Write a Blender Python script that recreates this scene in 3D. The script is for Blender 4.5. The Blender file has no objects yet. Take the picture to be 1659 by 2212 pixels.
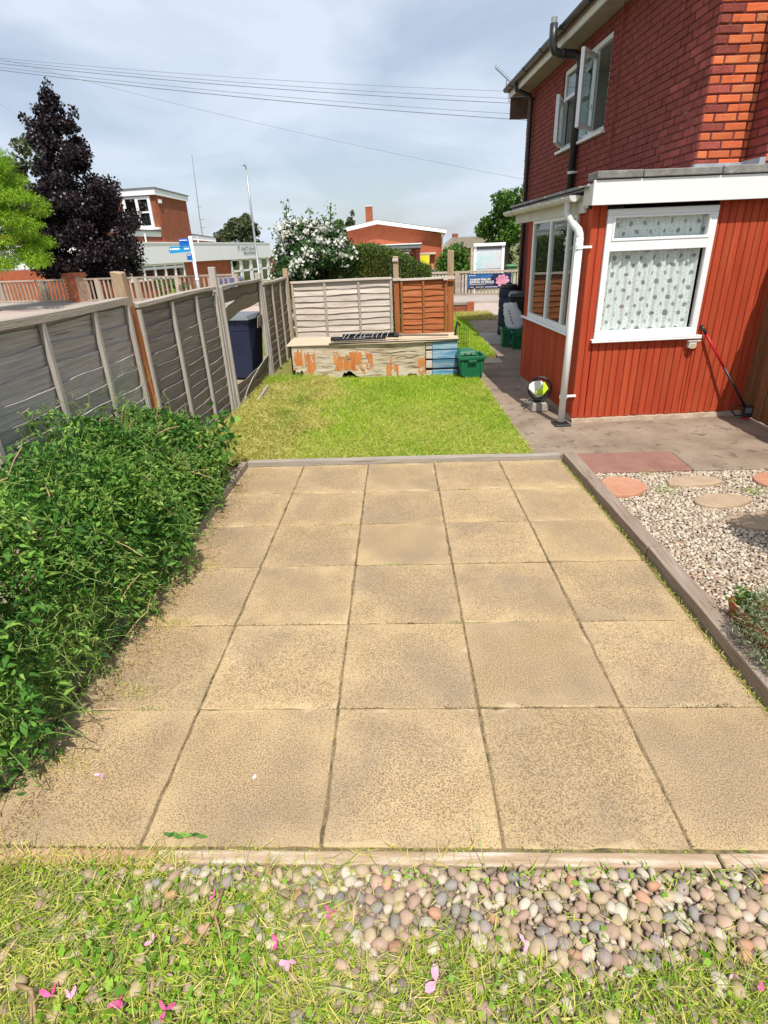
import bpy, bmesh, math, random
import numpy as np
from mathutils import Vector, Matrix, Euler
random.seed(7); rng = np.random.default_rng(11)
R = math.radians; PI = math.pi
sc = bpy.context.scene; C = sc.collection

# ------------------------------------------------------------------ camera
cam = bpy.data.cameras.new('camera'); camo = bpy.data.objects.new('camera', cam); C.objects.link(camo)
sc.camera = camo
cam.sensor_fit = 'HORIZONTAL'; cam.sensor_width = 36; cam.lens = 36*1209.3/1659
cam.clip_start = 0.05; cam.clip_end = 2000
def cam_axes(p, yaw, roll):
    cy, sy = math.cos(yaw), math.sin(yaw)
    f = Vector((sy*math.cos(p), cy*math.cos(p), -math.sin(p))); r = Vector((cy, -sy, 0)); u = r.cross(f)
    return math.cos(roll)*r+math.sin(roll)*u, math.cos(roll)*u-math.sin(roll)*r, f
r_, u_, f_ = cam_axes(.4398, -.0496, -.0427)
camo.matrix_world = Matrix(((r_.x, u_.x, -f_.x, 0), (r_.y, u_.y, -f_.y, 0), (r_.z, u_.z, -f_.z, 1.8), (0, 0, 0, 1)))

# ------------------------------------------------------------------ sky, sun, exposure
SUN_EL, SUN_AZ = R(59), R(14)             # azimuth measured from -Y (behind the camera) towards +X
sun_dir = Vector((math.sin(SUN_AZ)*math.cos(SUN_EL), -math.cos(SUN_AZ)*math.cos(SUN_EL), math.sin(SUN_EL)))
W = bpy.data.worlds.new('World'); sc.world = W; W.use_nodes = True
nt = W.node_tree; nt.nodes.clear()
def N(t, typ, **kw):
    n = t.nodes.new(typ)
    for k, v in kw.items():
        if k.startswith('i_'): n.inputs[k[2:].replace('_', ' ')].default_value = v
        else: setattr(n, k, v)
    return n
out = N(nt, 'ShaderNodeOutputWorld'); bg = N(nt, 'ShaderNodeBackground'); bg.inputs['Strength'].default_value = .1
sky = N(nt, 'ShaderNodeTexSky', sky_type='NISHITA', sun_disc=False, sun_elevation=SUN_EL, sun_rotation=PI-SUN_AZ)
sky.dust_density = 1.5; sky.air_density = 1.0; sky.ozone_density = 1.0
tc = N(nt, 'ShaderNodeTexCoord'); sep = N(nt, 'ShaderNodeSeparateXYZ'); nt.links.new(tc.outputs['Generated'], sep.inputs[0])
add = N(nt, 'ShaderNodeMath', operation='ADD'); add.inputs[1].default_value = .28; nt.links.new(sep.outputs['Z'], add.inputs[0])
ab = N(nt, 'ShaderNodeMath', operation='MAXIMUM'); ab.inputs[1].default_value = .05; nt.links.new(add.outputs[0], ab.inputs[0])
dv = N(nt, 'ShaderNodeVectorMath', operation='DIVIDE'); cb = N(nt, 'ShaderNodeCombineXYZ')
for i in range(3): nt.links.new(ab.outputs[0], cb.inputs[i])
nt.links.new(tc.outputs['Generated'], dv.inputs[0]); nt.links.new(cb.outputs[0], dv.inputs[1])
mp = N(nt, 'ShaderNodeMapping'); mp.inputs['Location'].default_value = (3.1, 1.7, 0); nt.links.new(dv.outputs[0], mp.inputs[0])
n1 = N(nt, 'ShaderNodeTexNoise'); n1.inputs['Scale'].default_value = 1.5; n1.inputs['Detail'].default_value = 7; n1.inputs['Roughness'].default_value = .5
n1.inputs['Distortion'].default_value = .35
nt.links.new(mp.outputs[0], n1.inputs['Vector'])
rp = N(nt, 'ShaderNodeValToRGB'); rp.color_ramp.elements[0].position = .38; rp.color_ramp.elements[0].color = (.42, .42, .42, 1)
rp.color_ramp.elements[1].position = .62; rp.color_ramp.elements[1].color = (.94, .94, .94, 1)
nt.links.new(n1.outputs['Fac'], rp.inputs[0])
mx = N(nt, 'ShaderNodeMix', data_type='RGBA'); mx.inputs[7].default_value = (6.4, 7.1, 8.2, 1)
nt.links.new(rp.outputs[0], mx.inputs[0]); nt.links.new(sky.outputs[0], mx.inputs[6])
nt.links.new(mx.outputs[2], bg.inputs['Color']); nt.links.new(bg.outputs[0], out.inputs[0])
sl = bpy.data.lights.new('sun', 'SUN'); sl.energy = 4.2; sl.angle = R(.5); sl.color = (1, .95, .87)
so = bpy.data.objects.new('sun', sl); C.objects.link(so); so.rotation_euler = sun_dir.to_track_quat('Z', 'Y').to_euler()
sc.view_settings.view_transform = 'Standard'; sc.view_settings.look = 'None'; sc.view_settings.exposure = 0.28
sc.view_settings.gamma = 1; sc.view_settings.use_curve_mapping = False

# ------------------------------------------------------------------ materials
MATS = {}
def mat(name, cols, scale=6., rough=.8, bump=0., bscale=60., stretch=(1, 1, 1), detail=5., rnd=0., attr=None, spec=.3,
        coord='Object', speck=None, pos=None, trans=0., metal=0., coat=0., dist=0.):
    """cols: colours of a noise ramp; speck=(colour, scale, threshold, amount); rnd: per-object brightness spread; attr: per-leaf value mixes ramp"""
    m = bpy.data.materials.new(name); m.use_nodes = True; t = m.node_tree; t.nodes.clear(); L = t.links.new
    o = N(t, 'ShaderNodeOutputMaterial'); b = N(t, 'ShaderNodeBsdfPrincipled'); L(b.outputs[0], o.inputs[0])
    b.inputs['Roughness'].default_value = rough; b.inputs['Specular IOR Level'].default_value = spec; b.inputs['Metallic'].default_value = metal
    b.inputs['Coat Weight'].default_value = coat
    t_ = N(t, 'ShaderNodeTexCoord'); oi = N(t, 'ShaderNodeObjectInfo')
    mp = N(t, 'ShaderNodeMapping'); mp.inputs['Scale'].default_value = stretch
    if coord == 'World':
        g = N(t, 'ShaderNodeNewGeometry'); L(g.outputs['Position'], mp.inputs[0])
    else: L(t_.outputs[coord], mp.inputs[0])
    sc_ = N(t, 'ShaderNodeMath', operation='MULTIPLY'); sc_.inputs[1].default_value = 37.3 if coord != 'World' else 0; L(oi.outputs['Random'], sc_.inputs[0])
    cb = N(t, 'ShaderNodeCombineXYZ'); L(sc_.outputs[0], cb.inputs[0]); L(sc_.outputs[0], cb.inputs[2]); L(cb.outputs[0], mp.inputs['Location'])
    nz = N(t, 'ShaderNodeTexNoise'); nz.inputs['Scale'].default_value = scale; nz.inputs['Detail'].default_value = detail
    nz.inputs['Roughness'].default_value = .62; nz.inputs['Distortion'].default_value = dist
    L(mp.outputs[0], nz.inputs['Vector'])
    fac = nz.outputs['Fac']
    if attr:
        a = N(t, 'ShaderNodeAttribute', attribute_name='var'); mm = N(t, 'ShaderNodeMath', operation='MULTIPLY_ADD')
        mm.inputs[1].default_value = attr; L(a.outputs['Fac'], mm.inputs[0])
        s2 = N(t, 'ShaderNodeMath', operation='MULTIPLY'); s2.inputs[1].default_value = 1-attr; L(fac, s2.inputs[0]); L(s2.outputs[0], mm.inputs[2]); fac = mm.outputs[0]
    rp = N(t, 'ShaderNodeValToRGB'); e = rp.color_ramp.elements; n = len(cols)
    ps = pos or [(.28+.44*i/(max(1, n-1))) if not attr else (.15+.7*i/max(1, n-1)) for i in range(n)]
    while len(e) < n: e.new(.5)
    for i in range(n): e[i].position = ps[i]; e[i].color = (*cols[i], 1)
    if n == 1: e[1].color = (*cols[0], 1)
    L(fac, rp.inputs[0]); col = rp.outputs[0]
    if speck:
        v = N(t, 'ShaderNodeTexNoise'); v.inputs['Scale'].default_value = speck[1]; v.inputs['Detail'].default_value = 3; v.inputs['Roughness'].default_value = .7
        L(mp.outputs[0], v.inputs['Vector'])
        r2 = N(t, 'ShaderNodeMapRange'); r2.inputs[1].default_value = speck[2]; r2.inputs[2].default_value = speck[2]+.06
        r2.inputs[3].default_value = 0; r2.inputs[4].default_value = speck[3]; L(v.outputs['Fac'], r2.inputs[0])
        m2 = N(t, 'ShaderNodeMix', data_type='RGBA'); L(r2.outputs[0], m2.inputs[0]); L(col, m2.inputs[6]); m2.inputs[7].default_value = (*speck[0], 1); col = m2.outputs[2]
    if rnd:
        h = N(t, 'ShaderNodeHueSaturation'); r3 = N(t, 'ShaderNodeMapRange'); r3.inputs[3].default_value = 1-rnd; r3.inputs[4].default_value = 1+rnd
        L(oi.outputs['Random'], r3.inputs[0]); L(r3.outputs[0], h.inputs['Value']); L(col, h.inputs['Color']); col = h.outputs[0]
    L(col, b.inputs['Base Color'])
    if trans:
        tr = N(t, 'ShaderNodeBsdfTranslucent'); L(col, tr.inputs[0]); ms = N(t, 'ShaderNodeMixShader'); ms.inputs[0].default_value = trans
        L(b.outputs[0], ms.inputs[1]); L(tr.outputs[0], ms.inputs[2]); L(ms.outputs[0], o.inputs[0])
    if bump:
        nb = N(t, 'ShaderNodeTexNoise'); nb.inputs['Scale'].default_value = bscale; nb.inputs['Detail'].default_value = 4; L(mp.outputs[0], nb.inputs['Vector'])
        bp = N(t, 'ShaderNodeBump'); bp.inputs['Strength'].default_value = bump; bp.inputs['Distance'].default_value = .01
        L(nb.outputs['Fac'], bp.inputs['Height']); L(bp.outputs[0], b.inputs['Normal'])
    MATS[name] = m; return m

def slab_mat():
    m = mat('paving_aggregate', [(.47, .335, .178), (.57, .42, .232)], scale=3, rough=.9, bump=.4, bscale=220, rnd=.06)
    t = m.node_tree; L = t.links.new; b = next(n for n in t.nodes if n.type == 'BSDF_PRINCIPLED')
    base = b.inputs['Base Color'].links[0].from_socket
    tx = next(n for n in t.nodes if n.type == 'TEX_COORD'); mp = next(n for n in t.nodes if n.type == 'MAPPING')
    v = N(t, 'ShaderNodeTexNoise'); v.inputs['Scale'].default_value = 170; v.inputs['Detail'].default_value = 3; v.inputs['Roughness'].default_value = .8; L(mp.outputs[0], v.inputs['Vector'])
    # distance to the slab's own rim: the rim keeps its smooth cement skin, the middle is worn to the stones
    sp = N(t, 'ShaderNodeSeparateXYZ'); L(tx.outputs['Object'], sp.inputs[0])
    ax = N(t, 'ShaderNodeMath', operation='ABSOLUTE'); ay = N(t, 'ShaderNodeMath', operation='ABSOLUTE'); L(sp.outputs[0], ax.inputs[0]); L(sp.outputs[1], ay.inputs[0])
    mxx = N(t, 'ShaderNodeMath', operation='MAXIMUM'); L(ax.outputs[0], mxx.inputs[0]); L(ay.outputs[0], mxx.inputs[1])
    nn = N(t, 'ShaderNodeTexNoise'); nn.inputs['Scale'].default_value = 5; nn.inputs['Detail'].default_value = 4; L(mp.outputs[0], nn.inputs['Vector'])
    sm = N(t, 'ShaderNodeMath', operation='MULTIPLY_ADD'); sm.inputs[1].default_value = .42; L(nn.outputs['Fac'], sm.inputs[0]); L(mxx.outputs[0], sm.inputs[2])
    r1 = N(t, 'ShaderNodeMapRange'); r1.inputs[1].default_value = .40; r1.inputs[2].default_value = .55; r1.inputs[3].default_value = .025; r1.inputs[4].default_value = -.035; L(sm.outputs[0], r1.inputs[0])
    ad = N(t, 'ShaderNodeMath', operation='ADD'); L(v.outputs['Fac'], ad.inputs[0]); L(r1.outputs[0], ad.inputs[1])
    r2 = N(t, 'ShaderNodeMapRange'); r2.inputs[1].default_value = .47; r2.inputs[2].default_value = .60; r2.inputs[4].default_value = .80; L(ad.outputs[0], r2.inputs[0])
    mm = N(t, 'ShaderNodeMix', data_type='RGBA'); L(r2.outputs[0], mm.inputs[0]); L(base, mm.inputs[6]); mm.inputs[7].default_value = (.115, .075, .048, 1)
    # broad stains
    st = N(t, 'ShaderNodeTexNoise'); st.inputs['Scale'].default_value = 2.2; st.inputs['Detail'].default_value = 5; L(mp.outputs[0], st.inputs['Vector'])
    r4 = N(t, 'ShaderNodeMapRange'); r4.inputs[1].default_value = .46; r4.inputs[2].default_value = .72; r4.inputs[4].default_value = .52; L(st.outputs['Fac'], r4.inputs[0])
    m3 = N(t, 'ShaderNodeMix', data_type='RGBA'); L(r4.outputs[0], m3.inputs[0]); L(mm.outputs[2], m3.inputs[6]); m3.inputs[7].default_value = (.21, .165, .125, 1)
    # pale cement skin left in places along the rim
    ce = N(t, 'ShaderNodeTexNoise'); ce.inputs['Scale'].default_value = 4; ce.inputs['Detail'].default_value = 6; ce.inputs['Distortion'].default_value = .8; L(mp.outputs[0], ce.inputs['Vector'])
    c2 = N(t, 'ShaderNodeMath', operation='MULTIPLY_ADD'); c2.inputs[1].default_value = .25; L(ce.outputs['Fac'], c2.inputs[0]); L(mxx.outputs[0], c2.inputs[2])
    c3 = N(t, 'ShaderNodeMapRange'); c3.inputs[1].default_value = .435; c3.inputs[2].default_value = .455; c3.inputs[4].default_value = .6; L(c2.outputs[0], c3.inputs[0])
    m4 = N(t, 'ShaderNodeMix', data_type='RGBA'); L(c3.outputs[0], m4.inputs[0]); L(m3.outputs[2], m4.inputs[6]); m4.inputs[7].default_value = (.57, .44, .26, 1)
    L(m4.outputs[2], b.inputs['Base Color'])
    return m
M_slab = slab_mat()
M_dirt = mat('joint_dirt', [(.07, .05, .03), (.16, .12, .06)], scale=20, rough=.95, coord='World')
M_grit = mat('pale_grit', [(.16, .115, .08), (.34, .26, .19), (.48, .40, .31)], scale=60, rough=.95, bump=.8, bscale=90, coord='World')
M_joint = mat('joint_sand', [(.12, .085, .045), (.30, .22, .12)], scale=14, rough=.95, bump=.4, coord='World', speck=((.05, .05, .02), 9, .55, .7))
M_soil = mat('soil', [(.10, .07, .04), (.22, .16, .09)], scale=20, bump=.6, bscale=60, coord='World')
M_ground = mat('open_ground', [(.10, .13, .03), (.24, .24, .08)], scale=.6, bump=.3, coord='World')
M_turf = mat('turf_soil', [(.12, .13, .02), (.25, .23, .06)], scale=7, bump=.5, coord='World')
M_conc = mat('path_concrete', [(.17, .125, .09), (.27, .205, .15), (.34, .265, .20)], scale=2.2, rough=.92, bump=.35, bscale=90, coord='World', speck=((.10, .08, .065), 7, .58, .65), detail=8)
M_road = mat('road_surface', [(.40, .31, .27), (.48, .375, .33)], scale=1.2, rough=.95, coord='World', bump=.1)
M_pave = mat('pavement_tarmac', [(.30, .26, .23), (.42, .37, .32)], scale=1.5, rough=.95, coord='World')
M_kerb = mat('kerb_stone', [(.35, .31, .27), (.5, .44, .38)], scale=4, rough=.9)
M_grass = mat('grass_blade', [(.10, .24, .012), (.22, .38, .03), (.42, .44, .08), (.56, .49, .17)], scale=1.3, rough=.6, attr=.55, coord='World', trans=.25, detail=3)
M_grassg = mat('lush_grass_blade', [(.14, .31, .015), (.36, .54, .03), (.66, .70, .12)], scale=1.1, rough=.6, attr=.5, coord='World', trans=.3, detail=4)
M_hay = mat('cut_grass', [(.33, .34, .06), (.57, .52, .13), (.70, .61, .24)], scale=3, rough=.7, attr=.6, coord='World', trans=.2)
M_weed = mat('weed_leaf', [(.10, .25, .02), (.24, .46, .04), (.40, .56, .07)], scale=3, rough=.5, attr=.7, coord='World', trans=.3)
M_wood_g = mat('grey_weathered_wood', [(.29, .265, .245), (.44, .41, .385), (.57, .54, .51)], scale=5, stretch=(.45, 17, 17), rough=.9, bump=.5, bscale=22, rnd=.12, detail=8, speck=((.10, .085, .075), 2.6, .60, .55))
M_wood_d = mat('dark_weathered_wood', [(.17, .143, .133), (.27, .235, .22), (.40, .355, .335)], scale=5, stretch=(.45, 17, 17), rough=.9, bump=.5, bscale=22, rnd=.18, detail=8, speck=((.32, .28, .25), 2.6, .64, .5))
M_wood_b = mat('brown_weathered_wood', [(.20, .16, .12), (.33, .27, .21)], scale=5, stretch=(.45, 17, 17), rough=.9, bump=.5, bscale=22, rnd=.15, detail=8, speck=((.10, .075, .05), 2.6, .62, .5))
M_wood_p = mat('pale_weathered_wood', [(.40, .33, .27), (.58, .50, .43), (.68, .61, .54)], scale=4, stretch=(.5, 7, 7), rough=.9, bump=.3, bscale=22, rnd=.10, detail=8, speck=((.27, .20, .15), 2.8, .63, .6))
M_wood_o = mat('orange_brown_wood', [(.27, .075, .022), (.40, .125, .042), (.50, .20, .08)], scale=4, stretch=(.5, 7, 7), rough=.8, bump=.3, bscale=22, rnd=.12, detail=8, speck=((.17, .05, .02), 2.8, .63, .6))
M_bat_g = mat('grey_batten_wood', [(.32, .285, .25), (.48, .44, .39)], scale=5, stretch=(8, 8, .6), rough=.9, bump=.4, bscale=25, rnd=.1, detail=7)
M_cap_g = mat('grey_rail_wood', [(.28, .24, .20), (.46, .40, .34)], scale=5, stretch=(.5, 8, 8), rough=.9, bump=.4, bscale=25, rnd=.1, detail=7, speck=((.14, .11, .09), 3, .62, .6))
M_cap_p = mat('pale_rail_wood', [(.50, .43, .36), (.68, .61, .54)], scale=5, stretch=(.5, 8, 8), rough=.9, rnd=.06)
M_bat_p = mat('pale_batten_wood', [(.36, .30, .25), (.5, .43, .37)], scale=5, stretch=(8, 8, .6), rough=.9, rnd=.06)
M_bat_o = mat('orange_post_wood', [(.27, .085, .025), (.45, .16, .055)], scale=5, stretch=(8, 8, .6), rough=.85, bump=.3, rnd=.08, detail=7, speck=((.16, .06, .025), 3, .64, .6))
M_post_top = mat('bleached_post_wood', [(.32, .21, .12), (.5, .37, .25)], scale=5, stretch=(8, 8, .6), rough=.9, bump=.4, rnd=.05, detail=7)
M_sleeper = mat('sleeper_wood', [(.20, .145, .105), (.30, .23, .175), (.38, .31, .25)], scale=6, stretch=(8, .5, 8), rough=.9, bump=.6, bscale=20, rnd=.1, detail=8, speck=((.12, .085, .05), 4, .60, .6))
M_board_red = mat('ruddy_edging_wood', [(.42, .24, .13), (.56, .38, .24)], scale=6, stretch=(.6, 8, 8), rough=.9, bump=.4)
M_board_wht = mat('flaking_white_edging', [(.33, .22, .13), (.46, .34, .23), (.68, .61, .52)], scale=7, stretch=(.7, 6, 6), rough=.8, bump=.4, detail=7)
M_clad = mat('red_cladding_paint', [(.34, .042, .018), (.41, .060, .024), (.47, .095, .034)], scale=1.6, stretch=(6, 6, .6), rough=.75, bump=.3, bscale=40, rnd=.11, detail=8, spec=.2, speck=((.46, .15, .06), 3.5, .62, .45))
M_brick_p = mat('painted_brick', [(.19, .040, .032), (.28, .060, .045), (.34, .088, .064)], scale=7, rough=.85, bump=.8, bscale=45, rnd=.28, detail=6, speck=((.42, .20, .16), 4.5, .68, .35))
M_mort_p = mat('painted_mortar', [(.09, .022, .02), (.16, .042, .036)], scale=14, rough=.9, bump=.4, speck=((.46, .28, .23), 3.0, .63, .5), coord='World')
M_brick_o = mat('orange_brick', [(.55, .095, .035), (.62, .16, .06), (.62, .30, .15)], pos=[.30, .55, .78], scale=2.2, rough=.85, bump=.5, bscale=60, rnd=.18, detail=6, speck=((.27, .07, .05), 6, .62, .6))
M_mort_o = mat('pink_mortar', [(.40, .25, .18), (.55, .38, .29)], scale=15, rough=.95, bump=.4)
M_plinth = mat('rough_render', [(.33, .25, .18), (.50, .40, .30)], scale=8, rough=.95, bump=1.0, bscale=16, detail=7)
M_upvc = mat('white_upvc', [(.78, .79, .80), (.84, .84, .84)], scale=2, rough=.35, spec=.4)
M_fascia = mat('white_fascia', [(.76, .75, .73), (.83, .82, .81)], scale=1.5, rough=.4, spec=.4, speck=((.6, .57, .52), 3, .66, .4))
M_fascia_old = mat('dirty_white_fascia', [(.58, .55, .48), (.72, .70, .64)], scale=4, rough=.6, detail=7, speck=((.40, .36, .28), 4, .63, .5))
M_gutter = mat('grimy_white_plastic', [(.55, .53, .49), (.70, .69, .66)], scale=6, rough=.5, detail=6, speck=((.10, .09, .07), 5, .64, .7))
M_black_pl = mat('black_plastic', [(.016, .016, .018), (.028, .027, .028)], scale=5, rough=.38, spec=.5)
M_felt = mat('grey_felt', [(.16, .155, .145), (.30, .29, .27)], scale=12, rough=.95, bump=.6, bscale=70, detail=7, speck=((.45, .44, .40), 9, .60, .5))
M_lead = mat('lead_flashing', [(.26, .28, .31), (.42, .44, .47)], scale=6, rough=.55, spec=.4)
M_tile = mat('roof_tile', [(.12, .075, .055), (.2, .13, .10)], scale=4, rough=.9)
M_soffit = mat('soffit_paint', [(.26, .215, .17), (.36, .31, .25)], scale=3, rough=.8)
M_room = mat('dim_room', [(.45, .44, .41), (.55, .54, .51)], scale=1, rough=.9)
M_pebble = mat('pebble', [(.36, .26, .20), (.50, .40, .31), (.62, .55, .47), (.42, .31, .28)], scale=2.2, rough=.65, rnd=.3, detail=3, attr=.0)
M_pebble2 = mat('pebble_mixed', [(.20, .155, .13), (.33, .23, .16), (.39, .30, .21), (.50, .42, .33)], scale=25, rough=.65, attr=.85, coord='World')
M_pebble_w = mat('pale_pebble_mixed', [(.29, .22, .16), (.42, .335, .25), (.49, .405, .305), (.57, .50, .40)], scale=25, rough=.65, attr=.85, coord='World')
M_peb = [mat('pebble_'+n, [a, b], scale=14, rough=.6, bump=.15, bscale=60, rnd=.15, detail=5) for n, a, b in (
    ('buff', (.34, .255, .155), (.46, .36, .235)), ('grey', (.20, .18, .155), (.31, .28, .245)), ('pink', (.36, .235, .17), (.45, .315, .235)),
    ('white', (.42, .36, .28), (.54, .475, .38)), ('rust', (.42, .21, .13), (.50, .29, .19)), ('mauve', (.24, .185, .165), (.34, .275, .24)))]
M_stone_b = mat('buff_stone', [(.33, .235, .15), (.44, .325, .22)], scale=9, rough=.9, bump=.5, bscale=50, rnd=.08, detail=7)
M_stone_r = mat('red_stone', [(.42, .19, .115), (.52, .28, .18)], scale=9, rough=.9, bump=.5, bscale=50, rnd=.05, detail=7)
M_stone_m = mat('maroon_paving', [(.21, .105, .08), (.32, .165, .125)], scale=5, rough=.9, bump=.4, bscale=60, detail=7)
M_leaf = mat('shrub_leaf', [(.028, .10, .02), (.08, .22, .034), (.20, .39, .06), (.42, .56, .13)], scale=2, rough=.6, attr=.85, coord='World', trans=.28, spec=.25)
M_vine = mat('cleaver_strand', [(.16, .27, .05), (.36, .44, .13)], scale=3, rough=.6, attr=.7, coord='World', trans=.25)
M_deadst = mat('dry_stem', [(.30, .19, .10), (.48, .33, .18)], scale=6, rough=.9)
M_petal = mat('pink_petal', [(.72, .05, .20), (.85, .20, .48)], scale=30, rough=.6, rnd=.1, trans=.25)
M_petal2 = mat('pale_pink_petal', [(.75, .30, .50), (.85, .55, .66)], scale=30, rough=.6, rnd=.1, trans=.25)
M_bark = mat('bark', [(.07, .055, .04), (.15, .12, .09)], scale=6, stretch=(3, 3, .6), rough=.95, bump=.6)
M_purple = mat('copper_leaf', [(.012, .008, .011), (.024, .014, .018), (.048, .026, .032)], scale=.8, rough=.42, attr=.75, coord='World', trans=.06, spec=.42)
M_lime = mat('lime_leaf', [(.10, .24, .010), (.25, .43, .02), (.44, .58, .05)], scale=.7, rough=.5, attr=.7, coord='World', trans=.35)
M_dark_t = mat('olive_leaf', [(.035, .05, .022), (.09, .11, .045), (.17, .18, .08)], scale=.4, rough=.55, attr=.7, coord='World', trans=.15)
M_mid_t = mat('green_leaf', [(.03, .09, .012), (.10, .21, .03), (.22, .34, .07)], scale=.5, rough=.5, attr=.7, coord='World', trans=.22)
M_hedge = mat('hedge_leaf', [(.025, .06, .012), (.08, .14, .02), (.20, .26, .05)], scale=1.2, rough=.55, attr=.75, coord='World', trans=.15)
M_rose_l = mat('rose_leaf', [(.018, .055, .014), (.05, .12, .03), (.14, .23, .07)], scale=1.2, rough=.5, attr=.75, coord='World', trans=.18)
M_flower = mat('white_bloom', [(.78, .77, .66), (.86, .86, .80)], scale=4, rough=.7, trans=.25)
M_lav = mat('silver_leaf', [(.10, .15, .06), (.24, .29, .14), (.40, .44, .28)], scale=4, rough=.7, attr=.8, coord='World', trans=.15)
M_terra = mat('terracotta', [(.48, .10, .05), (.58, .16, .08)], scale=6, rough=.7)
M_binblue = mat('navy_bin_plastic', [(.014, .019, .048), (.022, .029, .066)], scale=3, rough=.5, spec=.35)
M_bingrey = mat('grey_lid_plastic', [(.10, .12, .13), (.16, .18, .19)], scale=3, rough=.4, spec=.5)
M_grn = mat('green_box_plastic', [(.008, .12, .05), (.012, .16, .07)], scale=3, rough=.45, spec=.4)
M_grn2 = mat('far_green_plastic', [(.06, .17, .07), (.09, .22, .09)], scale=3, rough=.6)
M_sack = mat('white_sack', [(.62, .62, .64), (.80, .80, .80)], scale=4, rough=.6, bump=.5, bscale=14)
M_cream = mat('weathered_cream_board', [(.22, .15, .08), (.42, .33, .21), (.56, .47, .34), (.64, .57, .45)], scale=4.2, stretch=(.55, 3, 5), rough=.9, bump=.7, bscale=11, detail=9, dist=.7,
              speck=((.13, .08, .045), 3.2, .66, .8), pos=[.32, .42, .5, .62])
M_opaint = mat('orange_paint', [(.46, .13, .03), (.60, .22, .06), (.66, .33, .13)], scale=5, stretch=(3, 1, .7), rough=.8, bump=.4, detail=7)
def flake(m, th):
    t = m.node_tree; L = t.links.new; o = next(n for n in t.nodes if n.type == 'OUTPUT_MATERIAL'); src = o.inputs[0].links[0].from_socket; tx = next(n for n in t.nodes if n.type == 'TEX_COORD')
    mp = N(t, 'ShaderNodeMapping'); mp.inputs['Scale'].default_value = (1.6, 1, .8); L(tx.outputs['Object'], mp.inputs[0])
    nz = N(t, 'ShaderNodeTexNoise'); nz.inputs['Scale'].default_value = 9; nz.inputs['Detail'].default_value = 7; nz.inputs['Roughness'].default_value = .65; L(mp.outputs[0], nz.inputs['Vector'])
    r = N(t, 'ShaderNodeMapRange'); r.inputs[1].default_value = th; r.inputs[2].default_value = th+.025; L(nz.outputs['Fac'], r.inputs[0])
    tr = N(t, 'ShaderNodeBsdfTransparent'); ms = N(t, 'ShaderNodeMixShader'); L(r.outputs[0], ms.inputs[0]); L(src, ms.inputs[1]); L(tr.outputs[0], ms.inputs[2]); L(ms.outputs[0], o.inputs[0])
flake(M_opaint, .54)
M_blue = mat('worn_blue_paint', [(.05, .17, .30), (.10, .27, .42), (.30, .42, .50), (.52, .55, .54)], scale=3, stretch=(.7, 4, 5), rough=.8, bump=.3, detail=8, rnd=.28)
M_lid = mat('lid_board', [(.46, .35, .23), (.64, .53, .38)], scale=3, stretch=(.6, 4, 4), rough=.9, detail=7, speck=((.2, .14, .09), 4, .64, .5))
M_dark = mat('dark_void', [(.015, .013, .011), (.03, .025, .02)], scale=4, rough=.95)
M_cord = mat('grey_cord', [(.45, .45, .46), (.62, .62, .62)], scale=20, rough=.7)
M_lime_pl = mat('lime_plastic', [(.42, .62, .02), (.55, .75, .04)], scale=4, rough=.4)
M_white_pl = mat('white_plastic', [(.70, .71, .68), (.78, .78, .74)], scale=4, rough=.45)
M_red_pl = mat('red_metal', [(.45, .012, .02), (.55, .02, .03)], scale=4, rough=.35)
M_block = mat('grey_block', [(.26, .23, .20), (.36, .33, .29)], scale=12, rough=.95, bump=.5)
M_fence_br = mat('brown_fence_stain', [(.11, .055, .022), (.20, .10, .042), (.27, .15, .07)], scale=5, stretch=(7, 7, .5), rough=.8, rnd=.2, bump=.3, detail=7)
M_paling = mat('paling_wood', [(.34, .27, .21), (.48, .40, .32)], scale=4, stretch=(6, 6, .6), rough=.9, rnd=.15)
M_palingp = mat('pale_paling_wood', [(.50, .40, .34), (.60, .50, .44)], scale=4, stretch=(6, 6, .6), rough=.9, rnd=.1)
M_brick_far = mat('far_brick', [(.34, .085, .04), (.44, .13, .06)], scale=2, rough=.9, detail=6, coord='World', speck=((.5, .24, .15), 9, .58, .5))
M_brick_far2 = mat('far_brown_brick', [(.24, .075, .04), (.31, .10, .055)], scale=2, rough=.9, detail=6, coord='World', speck=((.38, .17, .11), 9, .58, .5))
M_white = mat('white_paint', [(.85, .85, .85), (.88, .88, .88)], scale=1, rough=.55)
M_grey_roof = mat('grey_roofing', [(.14, .145, .155), (.22, .225, .235)], scale=3, rough=.8)
M_metal = mat('galvanised_steel', [(.34, .35, .36), (.46, .47, .48)], scale=3, rough=.45, metal=.6)
M_mast = mat('dull_mast', [(.25, .27, .30), (.33, .35, .38)], scale=3, rough=.6)
M_signblue = mat('sign_blue', [(.005, .10, .42), (.008, .14, .50)], scale=2, rough=.4)
M_signcyan = mat('sign_cyan', [(.01, .26, .55), (.015, .32, .62)], scale=2, rough=.4)
M_navy = mat('banner_navy', [(.018, .02, .06), (.035, .03, .10)], scale=1.5, rough=.6)
M_banblue = mat('banner_blue', [(.02, .10, .30), (.05, .20, .45)], scale=3, rough=.6)
M_rose = mat('banner_rose', [(.62, .22, .32), (.80, .45, .55)], scale=8, rough=.6)
M_rose_d = mat('banner_rose_line', [(.42, .06, .16), (.5, .10, .2)], scale=8, rough=.6)
M_print = mat('white_print', [(.80, .80, .80), (.84, .84, .84)], scale=2, rough=.6)
M_greyprint = mat('grey_print', [(.40, .41, .42), (.46, .47, .48)], scale=2, rough=.6)
M_poster = mat('pale_poster', [(.66, .60, .60), (.62, .70, .72), (.40, .68, .66)], scale=.9, rough=.5, pos=[.35, .5, .62])
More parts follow.
